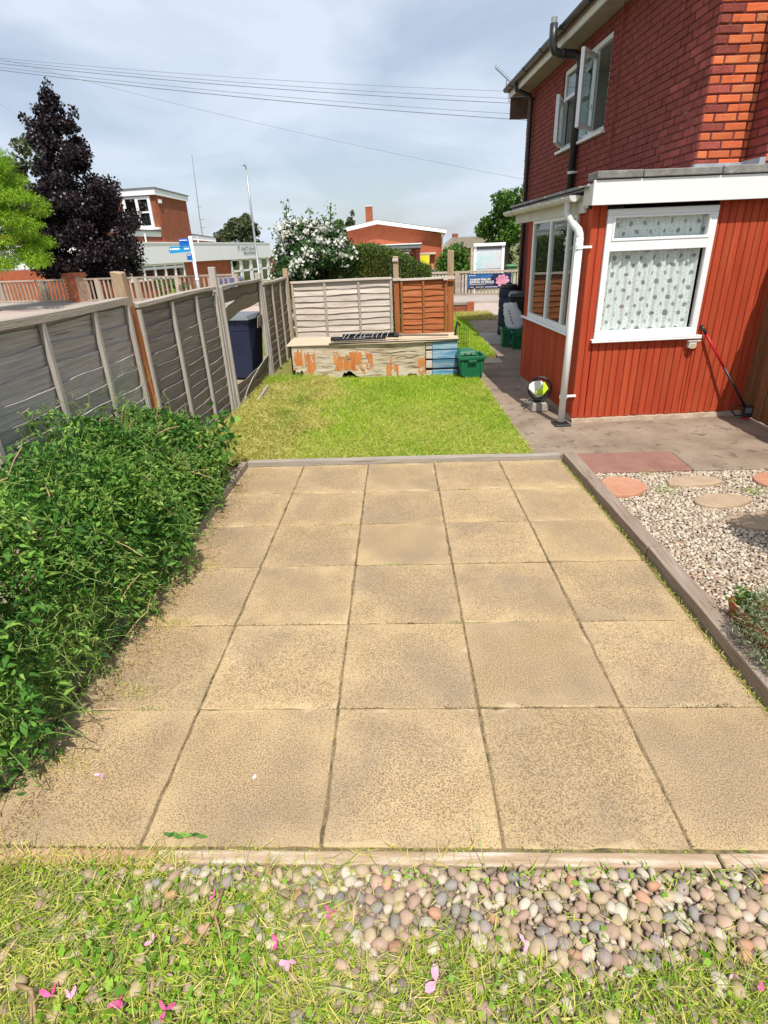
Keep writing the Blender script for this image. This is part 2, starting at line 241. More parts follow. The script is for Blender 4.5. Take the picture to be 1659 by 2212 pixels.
M_yellow = mat('yellow_sign', [(.75, .66, .02), (.82, .74, .04)], scale=2, rough=.5)
M_maroon = mat('maroon_sign', [(.10, .018, .014), (.13, .025, .02)], scale=2, rough=.5)
M_skin = mat('skin', [(.50, .28, .19), (.56, .33, .23)], scale=4, rough=.6)
M_tee = mat('blue_shirt', [(.05, .26, .65), (.08, .32, .72)], scale=5, rough=.8)
M_blk = mat('dark_top', [(.02, .018, .03), (.04, .035, .05)], scale=5, rough=.85)
M_cloth = mat('grey_trousers', [(.50, .50, .50), (.6, .6, .6)], scale=5, rough=.85)
M_hair = mat('dark_hair', [(.02, .014, .01), (.04, .03, .02)], scale=9, rough=.6)
M_hairb = mat('fair_hair', [(.40, .24, .14), (.5, .32, .2)], scale=9, rough=.6)
M_wire = mat('overhead_cable', [(.20, .22, .28), (.26, .28, .34)], scale=3, rough=.7)
M_car = mat('car_paint', [(.05, .055, .13), (.07, .075, .16)], scale=2, rough=.25, coat=.5)
M_yfl = mat('yellow_flower', [(.62, .55, .03), (.75, .66, .06)], scale=4, rough=.6)
M_frost = mat('obscure_blind', [(.36, .44, .42), (.44, .52, .50)], scale=1, rough=.4)
M_redcloth = mat('red_cloth', [(.55, .02, .06), (.62, .04, .09)], scale=6, rough=.8)

def glass_mat(name, tint, refl, edge=.9):
    m = bpy.data.materials.new(name); m.use_nodes = True; t = m.node_tree; t.nodes.clear(); L = t.links.new
    o = N(t, 'ShaderNodeOutputMaterial'); tr = N(t, 'ShaderNodeBsdfTransparent'); tr.inputs[0].default_value = (*tint, 1)
    gl = N(t, 'ShaderNodeBsdfGlossy'); gl.inputs['Roughness'].default_value = .015
    fr = N(t, 'ShaderNodeLayerWeight'); fr.inputs[0].default_value = .5; pw = N(t, 'ShaderNodeMath', operation='POWER'); pw.inputs[1].default_value = 4; L(fr.outputs['Facing'], pw.inputs[0])
    mm = N(t, 'ShaderNodeMath', operation='MULTIPLY_ADD'); mm.inputs[1].default_value = edge; mm.inputs[2].default_value = refl+.03; L(pw.outputs[0], mm.inputs[0])
    ms = N(t, 'ShaderNodeMixShader'); L(mm.outputs[0], ms.inputs[0]); L(tr.outputs[0], ms.inputs[1]); L(gl.outputs[0], ms.inputs[2]); L(ms.outputs[0], o.inputs[0])
    return m
M_glass = glass_mat('window_glass', (.97, .98, .975), .0)
M_glass_d = glass_mat('far_window_glass', (.45, .5, .5), .12)
M_glass_s = glass_mat('side_window_glass', (.90, .94, .92), .05, .5)

def lace_mat():
    m = bpy.data.materials.new('lace_curtain'); m.use_nodes = True; t = m.node_tree; t.nodes.clear(); L = t.links.new
    o = N(t, 'ShaderNodeOutputMaterial'); b = N(t, 'ShaderNodeBsdfPrincipled'); b.inputs['Roughness'].default_value = .9
    uv = N(t, 'ShaderNodeUVMap'); uv.uv_map = 'UVMap'
    nz = N(t, 'ShaderNodeTexNoise'); nz.inputs['Scale'].default_value = 9; L(uv.outputs[0], nz.inputs['Vector'])
    ad = N(t, 'ShaderNodeVectorMath', operation='MULTIPLY_ADD'); ad.inputs[1].default_value = (.055, .055, 0); L(nz.outputs['Color'], ad.inputs[0]); L(uv.outputs[0], ad.inputs[2])
    sp = N(t, 'ShaderNodeSeparateXYZ'); L(ad.outputs[0], sp.inputs[0])
    def cosn(sock, per):
        a = N(t, 'ShaderNodeMath', operation='MULTIPLY'); a.inputs[1].default_value = 2*PI/per; L(sock, a.inputs[0])
        c = N(t, 'ShaderNodeMath', operation='COSINE'); L(a.outputs[0], c.inputs[0]); return c.outputs[0]
    mu = N(t, 'ShaderNodeMath', operation='MULTIPLY'); L(cosn(sp.outputs[0], .165), mu.inputs[0]); L(cosn(sp.outputs[1], .150), mu.inputs[1])
    r = N(t, 'ShaderNodeMapRange'); r.inputs[1].default_value = .58; r.inputs[2].default_value = .74; L(mu.outputs[0], r.inputs[0])
    n2 = N(t, 'ShaderNodeTexNoise'); n2.inputs['Scale'].default_value = 55; n2.inputs['Detail'].default_value = 3; L(uv.outputs[0], n2.inputs['Vector'])
    rr = N(t, 'ShaderNodeValToRGB'); rr.color_ramp.elements[0].position = .36; rr.color_ramp.elements[0].color = (.62, .70, .68, 1); rr.color_ramp.elements[1].position = .52; rr.color_ramp.elements[1].color = (.88, .93, .91, 1)
    L(n2.outputs['Fac'], rr.inputs[0])
    L(rr.outputs[0], b.inputs['Base Color'])
    # open mesh of the lace: the eyelets are holes, the ground is a fine net
    tr = N(t, 'ShaderNodeBsdfTransparent'); ms = N(t, 'ShaderNodeMixShader')
    rf = N(t, 'ShaderNodeMapRange'); rf.inputs[3].default_value = .08; rf.inputs[4].default_value = .62; L(r.outputs[0], rf.inputs[0])
    L(rf.outputs[0], ms.inputs[0]); L(b.outputs[0], ms.inputs[1]); L(tr.outputs[0], ms.inputs[2]); L(ms.outputs[0], o.inputs[0])
    return m
M_lace = lace_mat()

# ------------------------------------------------------------------ geometry helpers
class MB:
    def __init__(s): s.v = []; s.f = []; s.m = []
    def add(s, vs, fs, mi=0):
        o = len(s.v); s.v += [tuple(v) for v in vs]; s.f += [tuple(i+o for i in f) for f in fs]; s.m += [mi]*len(fs); return s
    def box(s, x0, y0, z0, x1, y1, z1, mi=0):
        return s.add([(x0, y0, z0), (x1, y0, z0), (x1, y1, z0), (x0, y1, z0), (x0, y0, z1), (x1, y0, z1), (x1, y1, z1), (x0, y1, z1)],
                     [(0, 3, 2, 1), (4, 5, 6, 7), (0, 1, 5, 4), (1, 2, 6, 5), (2, 3, 7, 6), (3, 0, 4, 7)], mi)
    def hexa(s, bot, top, mi=0):
        return s.add(list(bot)+list(top), [(0, 3, 2, 1), (4, 5, 6, 7), (0, 1, 5, 4), (1, 2, 6, 5), (2, 3, 7, 6), (3, 0, 4, 7)], mi)
    def tube(s, pts, rad, n=8, mi=0, caps=True):
        pts = [Vector(p) for p in pts]; k = len(pts)
        rads = rad if isinstance(rad, (list, tuple)) else [rad]*k
        rings = []; up = None
        for i, p in enumerate(pts):
            d = (pts[min(i+1, k-1)]-pts[max(i-1, 0)]).normalized()
            if up is None: up = Vector((0, 0, 1)) if abs(d.z) < .9 else Vector((1, 0, 0))
            a = d.cross(up).normalized(); b_ = a.cross(d).normalized(); up = b_
            rings.append([p+rads[i]*(math.cos(2*PI*j/n)*a+math.sin(2*PI*j/n)*b_) for j in range(n)])
        vs = [v for r in rings for v in r]; fs = []
        for i in range(k-1):
            for j in range(n): fs.append((i*n+j, i*n+(j+1) % n, (i+1)*n+(j+1) % n, (i+1)*n+j))
        if caps: fs += [tuple(range(n))[::-1], tuple((k-1)*n+j for j in range(n))]
        return s.add(vs, fs, mi)
    def prism(s, poly, axis, a, b, mi=0):
        """poly of 2D points extruded along axis ('x','y','z') from a to b"""
        f = {'x': lambda p, t: (t, p[0], p[1]), 'y': lambda p, t: (p[0], t, p[1]), 'z': lambda p, t: (p[0], p[1], t)}[axis]
        n = len(poly); vs = [f(p, a) for p in poly]+[f(p, b) for p in poly]
        fs = [tuple(range(n))[::-1], tuple(range(n, 2*n))]+[(i, (i+1) % n, n+(i+1) % n, n+i) for i in range(n)]
        return s.add(vs, fs, mi)
    def lathe(s, prof, n=16, c=(0, 0), mi=0):
        vs = []; fs = []; k = len(prof)
        for (r, z) in prof:
            for j in range(n): vs.append((c[0]+r*math.cos(2*PI*j/n), c[1]+r*math.sin(2*PI*j/n), z))
        for i in range(k-1):
            for j in range(n): fs.append((i*n+j, i*n+(j+1) % n, (i+1)*n+(j+1) % n, (i+1)*n+j))
        fs += [tuple(range(n))[::-1], tuple((k-1)*n+j for j in range(n))]
        return s.add(vs, fs, mi)
    def mesh(s, name, mats, bevel=0, smooth=False, segs=1):
        me = bpy.data.meshes.new(name); me.from_pydata(s.v, [], s.f); me.update()
        for m in (mats if isinstance(mats, (list, tuple)) else [mats]): me.materials.append(m)
        me.polygons.foreach_set('material_index', s.m)
        bm = bmesh.new(); bm.from_mesh(me)
        bmesh.ops.recalc_face_normals(bm, faces=bm.faces)
        if bevel:
            bmesh.ops.bevel(bm, geom=[e for e in bm.edges if e.is_manifold and e.calc_face_angle(0) > .5], offset=bevel, segments=segs, affect='EDGES', profile=.6)
        bm.to_mesh(me); bm.free()
        if smooth: me.polygons.foreach_set('use_smooth', [True]*len(me.polygons))
        return me
    def obj(s, name, mats, parent=None, bevel=0, smooth=False, segs=1, loc=None):
        return link(name, s.mesh(name, mats, bevel, smooth, segs), parent, loc)
def link(name, data, parent=None, loc=None, rot=None):
    o = bpy.data.objects.new(name, data); C.objects.link(o)
    if parent: o.parent = parent
    if loc is not None: o.location = loc
    if rot is not None: o.rotation_euler = rot
    return o
def tag(o, label, cat, group=None):
    o['label'] = label; o['category'] = cat
    if group: o['group'] = group
    return o
def thing(name, label, cat, loc=(0, 0, 0), rz=0, group=None):
    return tag(link(name, None, None, loc, (0, 0, rz)), label, cat, group)
def struct(o): o['kind'] = 'structure'; return o
def stuff(o): o['kind'] = 'stuff'; return o
def np_mesh(name, V, F, m, var=None, smooth=False):
    """V (n,3), F (k,4) quads; var: per-vertex value"""
    me = bpy.data.meshes.new(name); V = np.asarray(V, np.float32); F = np.asarray(F, np.int32); k = F.shape[1]
    me.vertices.add(len(V)); me.vertices.foreach_set('co', V.ravel())
    me.loops.add(F.size); me.loops.foreach_set('vertex_index', F.ravel())
    me.polygons.add(len(F)); me.polygons.foreach_set('loop_start', np.arange(0, F.size, k, dtype=np.int32))
    try: me.polygons.foreach_set('loop_total', np.full(len(F), k, np.int32))
    except Exception: pass
    me.update(calc_edges=True)
    if var is not None:
        a = me.attributes.new('var', 'FLOAT', 'POINT'); a.data.foreach_set('value', np.asarray(var, np.float32))
    if smooth: me.polygons.foreach_set('use_smooth', np.ones(len(F), bool))
    me.materials.append(m); return me
T_LEAF = (np.array([[0, 0, 0], [.36, .42, .10], [0, 1, -.12], [-.36, .42, .10]]), np.array([[0, 1, 2, 3]]))
T_BROAD = (np.array([[0, 0, 0], [.55, .45, .10], [0, 1, -.08], [-.55, .45, .10]]), np.array([[0, 1, 2, 3]]))
T_BLADE = (np.array([[-.5, 0, 0], [.5, 0, 0], [.12, 1, 0], [-.12, 1, 0]]), np.array([[0, 1, 2, 3]]))
T_BENT = (np.array([[-.5, 0, 0], [.5, 0, 0], [.42, .55, .0], [-.42, .55, 0], [.08, 1, -.22], [-.08, 1, -.22]]), np.array([[0, 1, 2, 3], [3, 2, 4, 5]]))
def scatter(name, m, P, D, L, Wd, tmpl=T_LEAF, var=None, parent=None, twist=None):
    """leaves/blades: at P along D with length L and width Wd"""
    n = len(P); D = D/np.linalg.norm(D, axis=1, keepdims=True)
    rv = rng.normal(size=(n, 3)) if twist is None else twist
    X = np.cross(D, rv); X /= np.linalg.norm(X, axis=1, keepdims=True)+1e-9; Z = np.cross(X, D)
    flip = np.where(Z[:, 2:3] < 0, -1., 1.); Z = Z*flip; X = X*flip
    t, f = tmpl; k = len(t)
    V = (P[:, None, :] + X[:, None, :]*(t[None, :, 0:1]*Wd[:, None, None]) + D[:, None, :]*(t[None, :, 1:2]*L[:, None, None]) + Z[:, None, :]*(t[None, :, 2:3]*L[:, None, None]))
    F = (f[None] + (np.arange(n)*k)[:, None, None]).reshape(-1, f.shape[1])
    if var is None: var = rng.random(n)
    return link(name, np_mesh(name, V.reshape(-1, 3), F, m, np.repeat(var, k)), parent)
def rdir(n, up=0.):
    d = rng.normal(size=(n, 3)); d /= np.linalg.norm(d, axis=1, keepdims=True); d[:, 2] += up; return d
def text_mesh(name, s, size, m, parent, loc, rot, extrude=.004, align='CENTER', bold=0.):
    cu = bpy.data.curves.new(name, 'FONT'); cu.body = s; cu.size = size; cu.align_x = align; cu.extrude = extrude; cu.offset = bold; cu.resolution_u = 2
    o = bpy.data.objects.new('tmp', cu); C.objects.link(o)
    me = bpy.data.meshes.new_from_object(o.evaluated_get(bpy.context.evaluated_depsgraph_get())); bpy.data.objects.remove(o)
    me.name = name; me.materials.clear(); me.materials.append(m)
    return link(name, me, parent, loc, rot)
def inside(P, poly):
    x, y = P[:, 0], P[:, 1]; r = np.zeros(len(P), bool); n = len(poly)
    for i in range(n):
        (x1, y1), (x2, y2) = poly[i], poly[(i+1) % n]
        r ^= ((y1 > y) != (y2 > y)) & (x < (x2-x1)*(y-y1)/(y2-y1+1e-12)+x1)
    return r
def sample(poly, n):
    a = np.array(poly); lo, hi = a.min(0), a.max(0); out = np.zeros((0, 2))
    while len(out) < n:
        p = lo+rng.random((n, 2))*(hi-lo); out = np.vstack([out, p[inside(p, poly)]])
    return out[:n]
def flat(name, poly, z, m, thick=.05, parent=None):
    return MB().prism(poly, 'z', z-thick, z).obj(name, m, parent)

# ------------------------------------------------------------------ ground, road, pavement
L0 = np.array([4., 22.5]); LD = np.array([-.962, .274]); LN = np.array([.274, .962])   # line of the street railing, its direction and the side beyond it
gx = np.concatenate([np.linspace(-400, -45, 10), np.linspace(-40, 30, 36), np.linspace(35, 400, 10)]); gy = np.concatenate([np.linspace(-60, -4, 8), np.linspace(-2, 70, 49), np.linspace(80, 900, 14)])
X, Y = np.meshgrid(gx, gy); s = (X-L0[0])*LN[0]+(Y-L0[1])*LN[1]
Z = -.07-np.clip((s-1)/9, 0, 1)*.65
nx, ny = len(gx), len(gy); idx = np.arange(nx*ny).reshape(ny, nx)
F = np.stack([idx[:-1, :-1], idx[:-1, 1:], idx[1:, 1:], idx[1:, :-1]], -1).reshape(-1, 4)
struct(link('ground', np_mesh('ground', np.stack([X, Y, Z], -1).reshape(-1, 3), F, M_ground, smooth=True)))
def strip(a0, a1, s0, s1):      # strip along the street between offsets s0..s1 from the railing line
    P = [L0+LD*a0+LN*s0, L0+LD*a1+LN*s0, L0+LD*a1+LN*s1, L0+LD*a0+LN*s1]; return [tuple(p) for p in P]
struct(flat('road', strip(-40, 60, -9.6, -2.4), -.02, M_road))
struct(flat('pavement', strip(-40, 60, -2.28, .4), .06, M_pave, .12))
kb = struct(flat('kerb', strip(-40, 60, -2.4, -2.28), .062, M_kerb, .14))
struct(flat('pavement', strip(-40, 1.2, -11.2, -9.75), .012, M_pave, .1))
struct(flat('neighbour_drive', [(-14, 1), (-2.32, 1), (-2.32, 15.9), (-14, 19)], -.012, M_conc, .05))
struct(flat('verge_soil', [(-4.6, 12.3), (-3.6, 12.3), (-3.6, 13.6), (-4.6, 13.6)], 0.0, M_turf, .05))

# ------------------------------------------------------------------ garden ground
struct(flat('flower_bed', [(-2.3, .2), (-1.53, .2), (-1.53, 4.86), (-2.3, 4.86)], .0, M_soil, .06))
struct(flat('front_bed', [(-2.3, -.2), (2.4, -.2), (2.4, 1.135), (-2.3, 1.135)], -.012, M_soil, .05))
struct(flat('lawn', [(-2.3, 4.96), (1.16, 4.96), (1.06, 8.9), (.9, 11.0), (-2.2, 11.0)], -.008, M_turf, .05))
struct(flat('front_lawn', [(.8, 10.05), (1.62, 10.35), (1.62, 17.3), (-6, 17.3), (-6, 11.1), (.8, 11.1)], -.010, M_turf, .05))
struct(flat('side_path', [(1.06, 8.9), (1.17, 4.98), (3.75, 4.98), (3.75, 6.4), (1.9, 6.4), (1.9, 9.53), (1.02, 9.53)], -.003, M_conc, .05))
struct(flat('far_path', [(1.63, 9.545), (2.6, 9.545), (2.6, 16.8), (1.63, 16.8)], -.004, M_conc, .05))
pv = flat('paving_slab', [(.90, 9.55), (1.62, 9.55), (1.62, 10.0), (.92, 10.0)], .004, mat('pale_paving', [(.46, .37, .27), (.58, .48, .36)], scale=4, rough=.9, bump=.3, detail=6), .05)
tag(pv, 'pale paving slab in the path between the two lawns', 'paving slab')

# patio
patio = struct(MB().prism([(-1.53, 1.19), (1.50, 1.19), (1.40, 4.87), (-1.50, 4.87)], 'z', -.06, -.006).obj('patio', M_joint))
cols = lambda y: [-1.545+.012*(y-1.2), -.936-.008*(y-1.2), -.318-.014*(y-1.2), .290-.015*(y-1.2), .897-.019*(y-1.2), 1.487-.026*(y-1.2)]
rows = [1.203, 1.828, 2.435, 3.042, 3.62, 4.215, 4.865]
def ragged(q, n=9, amp=.0022):
    out = []
    for i in range(4):
        a, b = q[i], q[(i+1) % 4]; nx_, ny_ = (b[1]-a[1]), -(b[0]-a[0]); ln = math.hypot(nx_, ny_); nx_, ny_ = nx_/ln, ny_/ln
        for k in range(n):
            t = (k+(random.uniform(-.3, .3) if k else 0))/n; w = -abs(random.gauss(0, amp)) if k else -.004
            if k and random.random() < .08: w -= .006
            out.append((a[0]+(b[0]-a[0])*t+nx_*w, a[1]+(b[1]-a[1])*t+ny_*w))
    return out
for r in range(6):
    for c in range(5):
        ya, yb = rows[r]+.0018, rows[r+1]-.0018; a, b = cols(ya), cols(yb)
        g = .0022+.0018*random.random()
        q = [(a[c]+g, ya), (a[c+1]-g, ya), (b[c+1]-g, yb), (b[c]+g, yb)]
        cx = sum(p[0] for p in q)/4; cy = sum(p[1] for p in q)/4
        o = MB().prism(ragged([(p[0]-cx, p[1]-cy) for p in q]), 'z', -.035, 0).obj('paving_slab', M_slab, patio, bevel=.004)
        o.location = (cx, cy, random.uniform(-.002, .002)); o.rotation_euler = (random.uniform(-.003, .003), random.uniform(-.003, .003), random.uniform(-.003, .003))

# timber edgings
def edging(label, q0, q1, z0, z1, m, bow=.0, group='timber edging round the patio'):
    """q0, q1: the two end edges (pairs of points); slightly bowed bar"""
    (a0, a1), (b0, b1) = q0, q1; mb = MB(); n = 8; prev = None; vs = []
    for i in range(n+1):
        t = i/n; w = bow*math.sin(PI*t)
        p = [a0[0]+(b0[0]-a0[0])*t+w, a0[1]+(b0[1]-a0[1])*t]; q = [a1[0]+(b1[0]-a1[0])*t+w, a1[1]+(b1[1]-a1[1])*t]
        j = random.uniform(-.003, .003)
        vs += [(p[0], p[1], z0), (q[0], q[1], z0), (q[0], q[1], z1+j), (p[0], p[1], z1+j)]
    fs = [(0, 1, 2, 3), tuple(n*4+k for k in (3, 2, 1, 0))]
    for i in range(n):
        o = i*4
        for k in range(4): fs.append((o+k, o+4+k, o+4+(k+1) % 4, o+(k+1) % 4))
    mb.add(vs, fs); return tag(mb.obj('timber_edging', m, None, bevel=.006, segs=2), label, 'timber edging', group)
edging('far half of the brown sleeper between patio and gravel, by the red slab', ((1.395, 4.84), (1.505, 4.84)), ((1.462, 3.087), (1.552, 3.087)), -.04, .075, M_sleeper)
edging('near half of the brown sleeper between patio and gravel, beside the plant trough', ((1.466, 3.077), (1.556, 3.077)), ((1.485, 1.25), (1.60, 1.25)), -.04, .078, M_sleeper)
edging('grey timber edging along the top of the patio below the lawn', ((-1.50, 4.875), (-1.50, 4.945)), ((1.385, 4.862), (1.385, 4.935)), -.04, .045, M_cap_g)
edging('short dark timber edging beside the far end of the green bush', ((-1.55, 4.85), (-1.49, 4.85)), ((-1.56, 3.40), (-1.50, 3.40)), -.04, .06, M_wood_b)
edging('dark timber edging half hidden under the near side of the bush', ((-1.60, 3.3), (-1.555, 3.3)), ((-1.62, .95), (-1.565, .95)), -.04, .03, M_wood_b)
edging('flaking white board along the bottom of the patio between the ruddy board and the joint', ((-.86, 1.142), (-.86, 1.188)), ((.955, 1.138), (.955, 1.185)), -.04, .012, M_board_wht)
edging('flaking white board end at the right of the front edging past the joint', ((.965, 1.140), (.965, 1.187)), ((1.75, 1.142), (1.75, 1.19)), -.04, .010, M_board_wht)
edging('ruddy board half buried in weeds at the left of the front edging', ((-1.75, 1.145), (-1.75, 1.195)), ((-.868, 1.138), (-.868, 1.19)), -.04, .008, M_board_red)
edging('long dark strip of timber lying along the left side of the lawn', ((-1.335, 5.05), (-1.295, 5.05)), ((-1.335, 8.5), (-1.295, 8.5)), -.03, .03, M_wood_b, .02, None)

# ------------------------------------------------------------------ the brick house, local x to the right, y away, z up; origin at the near left corner of the red bay
H = thing('brick_house', 'dark red brick house with a red boarded bay, white windows and a flat white fascia', 'house', (1.784, 6.025, 0), R(3.9))
XW = 1.15                                                       # plane of the long left wall
# brick shells (mortar) and the bricks
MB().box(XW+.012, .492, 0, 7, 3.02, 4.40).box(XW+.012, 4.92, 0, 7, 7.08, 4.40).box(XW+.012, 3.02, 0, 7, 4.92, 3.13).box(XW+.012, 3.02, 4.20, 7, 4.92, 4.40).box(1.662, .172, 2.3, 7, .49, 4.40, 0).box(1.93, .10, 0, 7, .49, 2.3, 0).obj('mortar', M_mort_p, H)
BR = (.215, .1025, .065)
def brick_mesh(nm, w, m, d=.05):
    return MB().hexa([(-w/2+random.uniform(0, .004), random.uniform(0, .004), random.uniform(0, .004)), (w/2-random.uniform(0, .004), random.uniform(0, .004), random.uniform(0, .004)), (w/2, d, 0), (-w/2, d, 0)], [(-w/2+random.uniform(0, .005), random.uniform(0, .004), .065-random.uniform(0, .005)), (w/2-random.uniform(0, .005), random.uniform(0, .004), .065-random.uniform(0, .005)), (w/2, d, .065), (-w/2, d, .065)]).mesh(nm, m, bevel=.006)
bm_st = brick_mesh('brick', .215, M_brick_p); bm_hd = brick_mesh('brick', .1025, M_brick_p)
bo_st = brick_mesh('brick', .215, M_brick_o); bo_hd = brick_mesh('brick', .1025, M_brick_o)
WIN = (3.02, 4.92, 3.13, 4.20)                                   # first-floor window y0,y1,z0,z1
bricks = []                                                      # (mesh, loc, rotz, sortkey, wide)
for k in range(58):
    z = .005+k*.075
    if z > 4.36: break
    off = 0 if k % 2 else .1125
    j = 0
    while True:                                                  # left wall, running away from the pier
        y0 = .49+j*.225-off; j += 1
        if y0 > 7.05: break
        a, b = max(y0, .49), min(y0+.215, 7.09)
        if b-a < .05: continue
        if z < 2.3 and y0 < 5.3: continue                        # behind the bay
        if a < WIN[1] and b > WIN[0] and z+.065 > WIN[2] and z < WIN[3]:
            if a < WIN[0]-.03: b = WIN[0]
            elif b > WIN[1]+.03: a = WIN[1]
            else: continue
            if b-a < .04: continue
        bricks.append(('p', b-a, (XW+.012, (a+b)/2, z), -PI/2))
    if z > 2.36:
        x0 = XW                                                  # pier front, facing the camera
        x = XW+.012
        first = True
        off2 = .1025 if k % 2 else .215
        while x < 1.655:
            w = min(off2 if first else .215, 1.658-x)
            if w > .04: bricks.append(('q' if first and (k % 2 == 0 or random.random() < .35) else 'o', w-.002, (x+w/2, .492, z), 0))
            x += w+.010; first = False
        y = .478
        first = True
        while y > .19:                                          # wing return
            w = min((.1025 if k % 2 else .215) if first else .215, y-.17)
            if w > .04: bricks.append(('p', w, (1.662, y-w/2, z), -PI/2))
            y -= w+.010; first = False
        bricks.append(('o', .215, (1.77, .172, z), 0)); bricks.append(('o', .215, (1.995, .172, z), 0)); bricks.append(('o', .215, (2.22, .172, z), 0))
camh = Vector((-1.78, -5.9, 1.8))
def bkey(b):
    d = (Vector(b[2])-camh).length; vis = .35 if b[0] == 'p' else 1
    return -vis/(d*d)
bricks.sort(key=bkey)
cache = {}
for kind, w, loc, rz in bricks[:296]:
    key = (kind, round(w, 3), random.randrange(6))
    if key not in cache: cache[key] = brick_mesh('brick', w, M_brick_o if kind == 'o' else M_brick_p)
    o = link('brick', cache[key], H, (loc[0], loc[1], loc[2]), (0, 0, rz))
    pr = random.uniform(.008, .014)
    if rz: o.location.x -= pr
    else: o.location.y -= pr
rest = MB()
for kind, w, loc, rz in bricks[296:]:
    pr = random.uniform(.008, .014)
    if rz: rest.box(loc[0]-pr, loc[1]-w/2, loc[2], loc[0]+.03, loc[1]+w/2, loc[2]+.065, 0 if kind != 'o' else 1)
    else: rest.box(loc[0]-w/2, loc[1]-pr, loc[2], loc[0]+w/2, loc[1]+.03, loc[2]+.065, 0 if kind != 'o' else 1)
me = rest.mesh('brickwork', [M_brick_p, M_brick_o])
stuff(link('brickwork', me, H))
# roof with soffit, fascia, gutter
rf = MB()
rf.add([(.80, 7.32, 4.42), (.80, .1, 4.42), (4.2, .1, 6.4), (4.2, 7.32, 6.4), (.80, 7.32, 4.50), (.80, .1, 4.50), (4.2, .1, 6.48), (4.2, 7.32, 6.48)],
       [(0, 1, 2, 3), (4, 7, 6, 5), (0, 4, 5, 1), (0, 3, 7, 4), (1, 5, 6, 2), (2, 6, 7, 3)])
roof = rf.obj('roof', M_tile, H)
tl = MB()
for i in range(30): tl.tube([(.78, 7.25-i*.24, 4.50), (1.6, 7.25-i*.24, 4.98)], .045, 6)
tl.obj('roof_tile', M_tile, roof)
MB().box(.865, .12, 4.365, XW+.02, 7.30, 4.385).obj('soffit', M_soffit, H)
MB().box(.835, .1, 4.34, .86, 7.31, 4.48).obj('fascia_board', M_fascia_old, H)
MB().box(.86, 7.28, 4.0, 6, 7.31, 4.36).obj('gable_board', M_tile, H)
def half_gutter(x, z, y0, y1, r, th=.004, n=10):
    mb = MB(); pr = [(x+r*math.cos(PI+PI*i/n), z+r*math.sin(PI+PI*i/n)) for i in range(n+1)]+[(x+(r-th)*math.cos(2*PI-PI*i/n), z+(r-th)*math.sin(2*PI-PI*i/n)) for i in range(n+1)]
    return mb.prism([(p[0], p[1]) for p in pr], 'y', y0, y1)
gt = half_gutter(.775, 4.50, .05, 7.36, .058); 
for y in (6.9, 5.9, 4.9, 3.9, 2.9, 1.9): gt.prism([(.775+.066*math.cos(PI+PI*i/8), 4.50+.066*math.sin(PI+PI*i/8)) for i in range(9)], 'y', y-.03, y+.03)
gt.obj('gutter', M_black_pl, H)
# rainwater pipe on the far corner and soil stack with vent
MB().tube([(.79, 6.62, 4.43), (.80, 6.62, 4.34), (1.06, 6.62, 4.24), (1.09, 6.62, 4.14), (1.09, 6.62, .02)], .038, 10).tube([(1.09, 6.62, 4.16), (1.09, 6.62, 4.22)], .046, 10).obj('rainwater_pipe', M_black_pl, H, smooth=True)
stk = MB().tube([(1.085, 3.98, 2.3), (1.085, 3.98, 4.02), (1.075, 3.98, 4.12), (1.03, 3.985, 4.18), (.96, 3.99, 4.20), (.78, 4.0, 4.21), (.70, 4.0, 4.235), (.665, 4.0, 4.30), (.66, 4.0, 4.36), (.66, 4.0, 4.55)], .055, 12)
stk.tube([(1.085, 3.98, 3.96), (1.085, 3.98, 4.03)], .066, 12).tube([(.84, 3.995, 4.205), (.80, 3.995, 4.207)], .064, 12)
so_ = stk.obj('soil_stack', M_black_pl, H, smooth=True)
MB().tube([(.66, 4.0, 4.54), (.66, 4.0, 4.62)], .042, 10).obj('vent_cap', M_metal, so_)
for z in (2.72, 3.98): MB().tube([(1.085, 3.98, z), (1.085, 3.98, z+.035)], .062, 12).box(1.09, 3.90, z+.005, 1.16, 4.06, z+.03).obj('pipe_bracket', M_gutter, so_)
# telephone cable down the wall
MB().tube([(1.122, 2.68, 4.36), (1.12, 2.66, 3.6), (1.122, 2.63, 3.0), (1.12, 2.6, 2.45)], .008, 5).obj('wall_cable', M_brick_p, H)

# first-floor window
wy0, wy1, wz0, wz1 = WIN
fr = MB(); D0, D1 = XW+.02, XW+.075
def bar(mb, y0, z0, y1, z1, x0=D0, x1=D1): mb.box(x0, y0, z0, x1, y1, z1)
win = MB()
for (a, b, c, d) in ((wy0, wz0, wy1, wz0+.06), (wy0, wz1-.06, wy1, wz1), (wy0, wz0+.06, wy0+.055, wz1-.06), (wy1-.055, wz0+.06, wy1, wz1-.06), (4.18, wz0+.06, 4.24, wz1-.06), (3.62, wz0+.06, 3.68, wz1-.06)): bar(win, a, b, c, d)
bar(win, 4.24, 3.80, wy1-.055, 3.85)
w1 = win.obj('window', M_upvc, H, bevel=.004)
MB().box(XW-.05, wy0-.05, wz0-.035, XW+.03, wy1+.05, wz0-.002).obj('sill', M_fascia, w1)
MB().box(D0+.02, 4.24, 3.85, D0+.026, wy1-.055, wz1-.06).box(D0+.02, 3.68, wz0+.06, D0+.026, 4.18, wz1-.06).obj('pane', M_glass_s, w1)
MB().box(XW+.06, 3.69, wz0+.06, XW+.09, 4.17, 3.75).obj('net_curtain', M_frost, w1)
MB().box(XW+.10, 3.05, wz0, XW+1.6, 4.9, wz0+.01).box(XW+1.5, 3.0, wz0, XW+1.55, 4.95, wz1).box(XW+.1, wy0+.0, wz0, XW+1.5, wy0+.04, wz1).box(XW+.1, wy1-.04, wz0, XW+1.5, wy1, wz1).box(XW+.1, 3.05, wz1-.01, XW+1.6, 4.9, wz1).obj('room', M_room, w1)
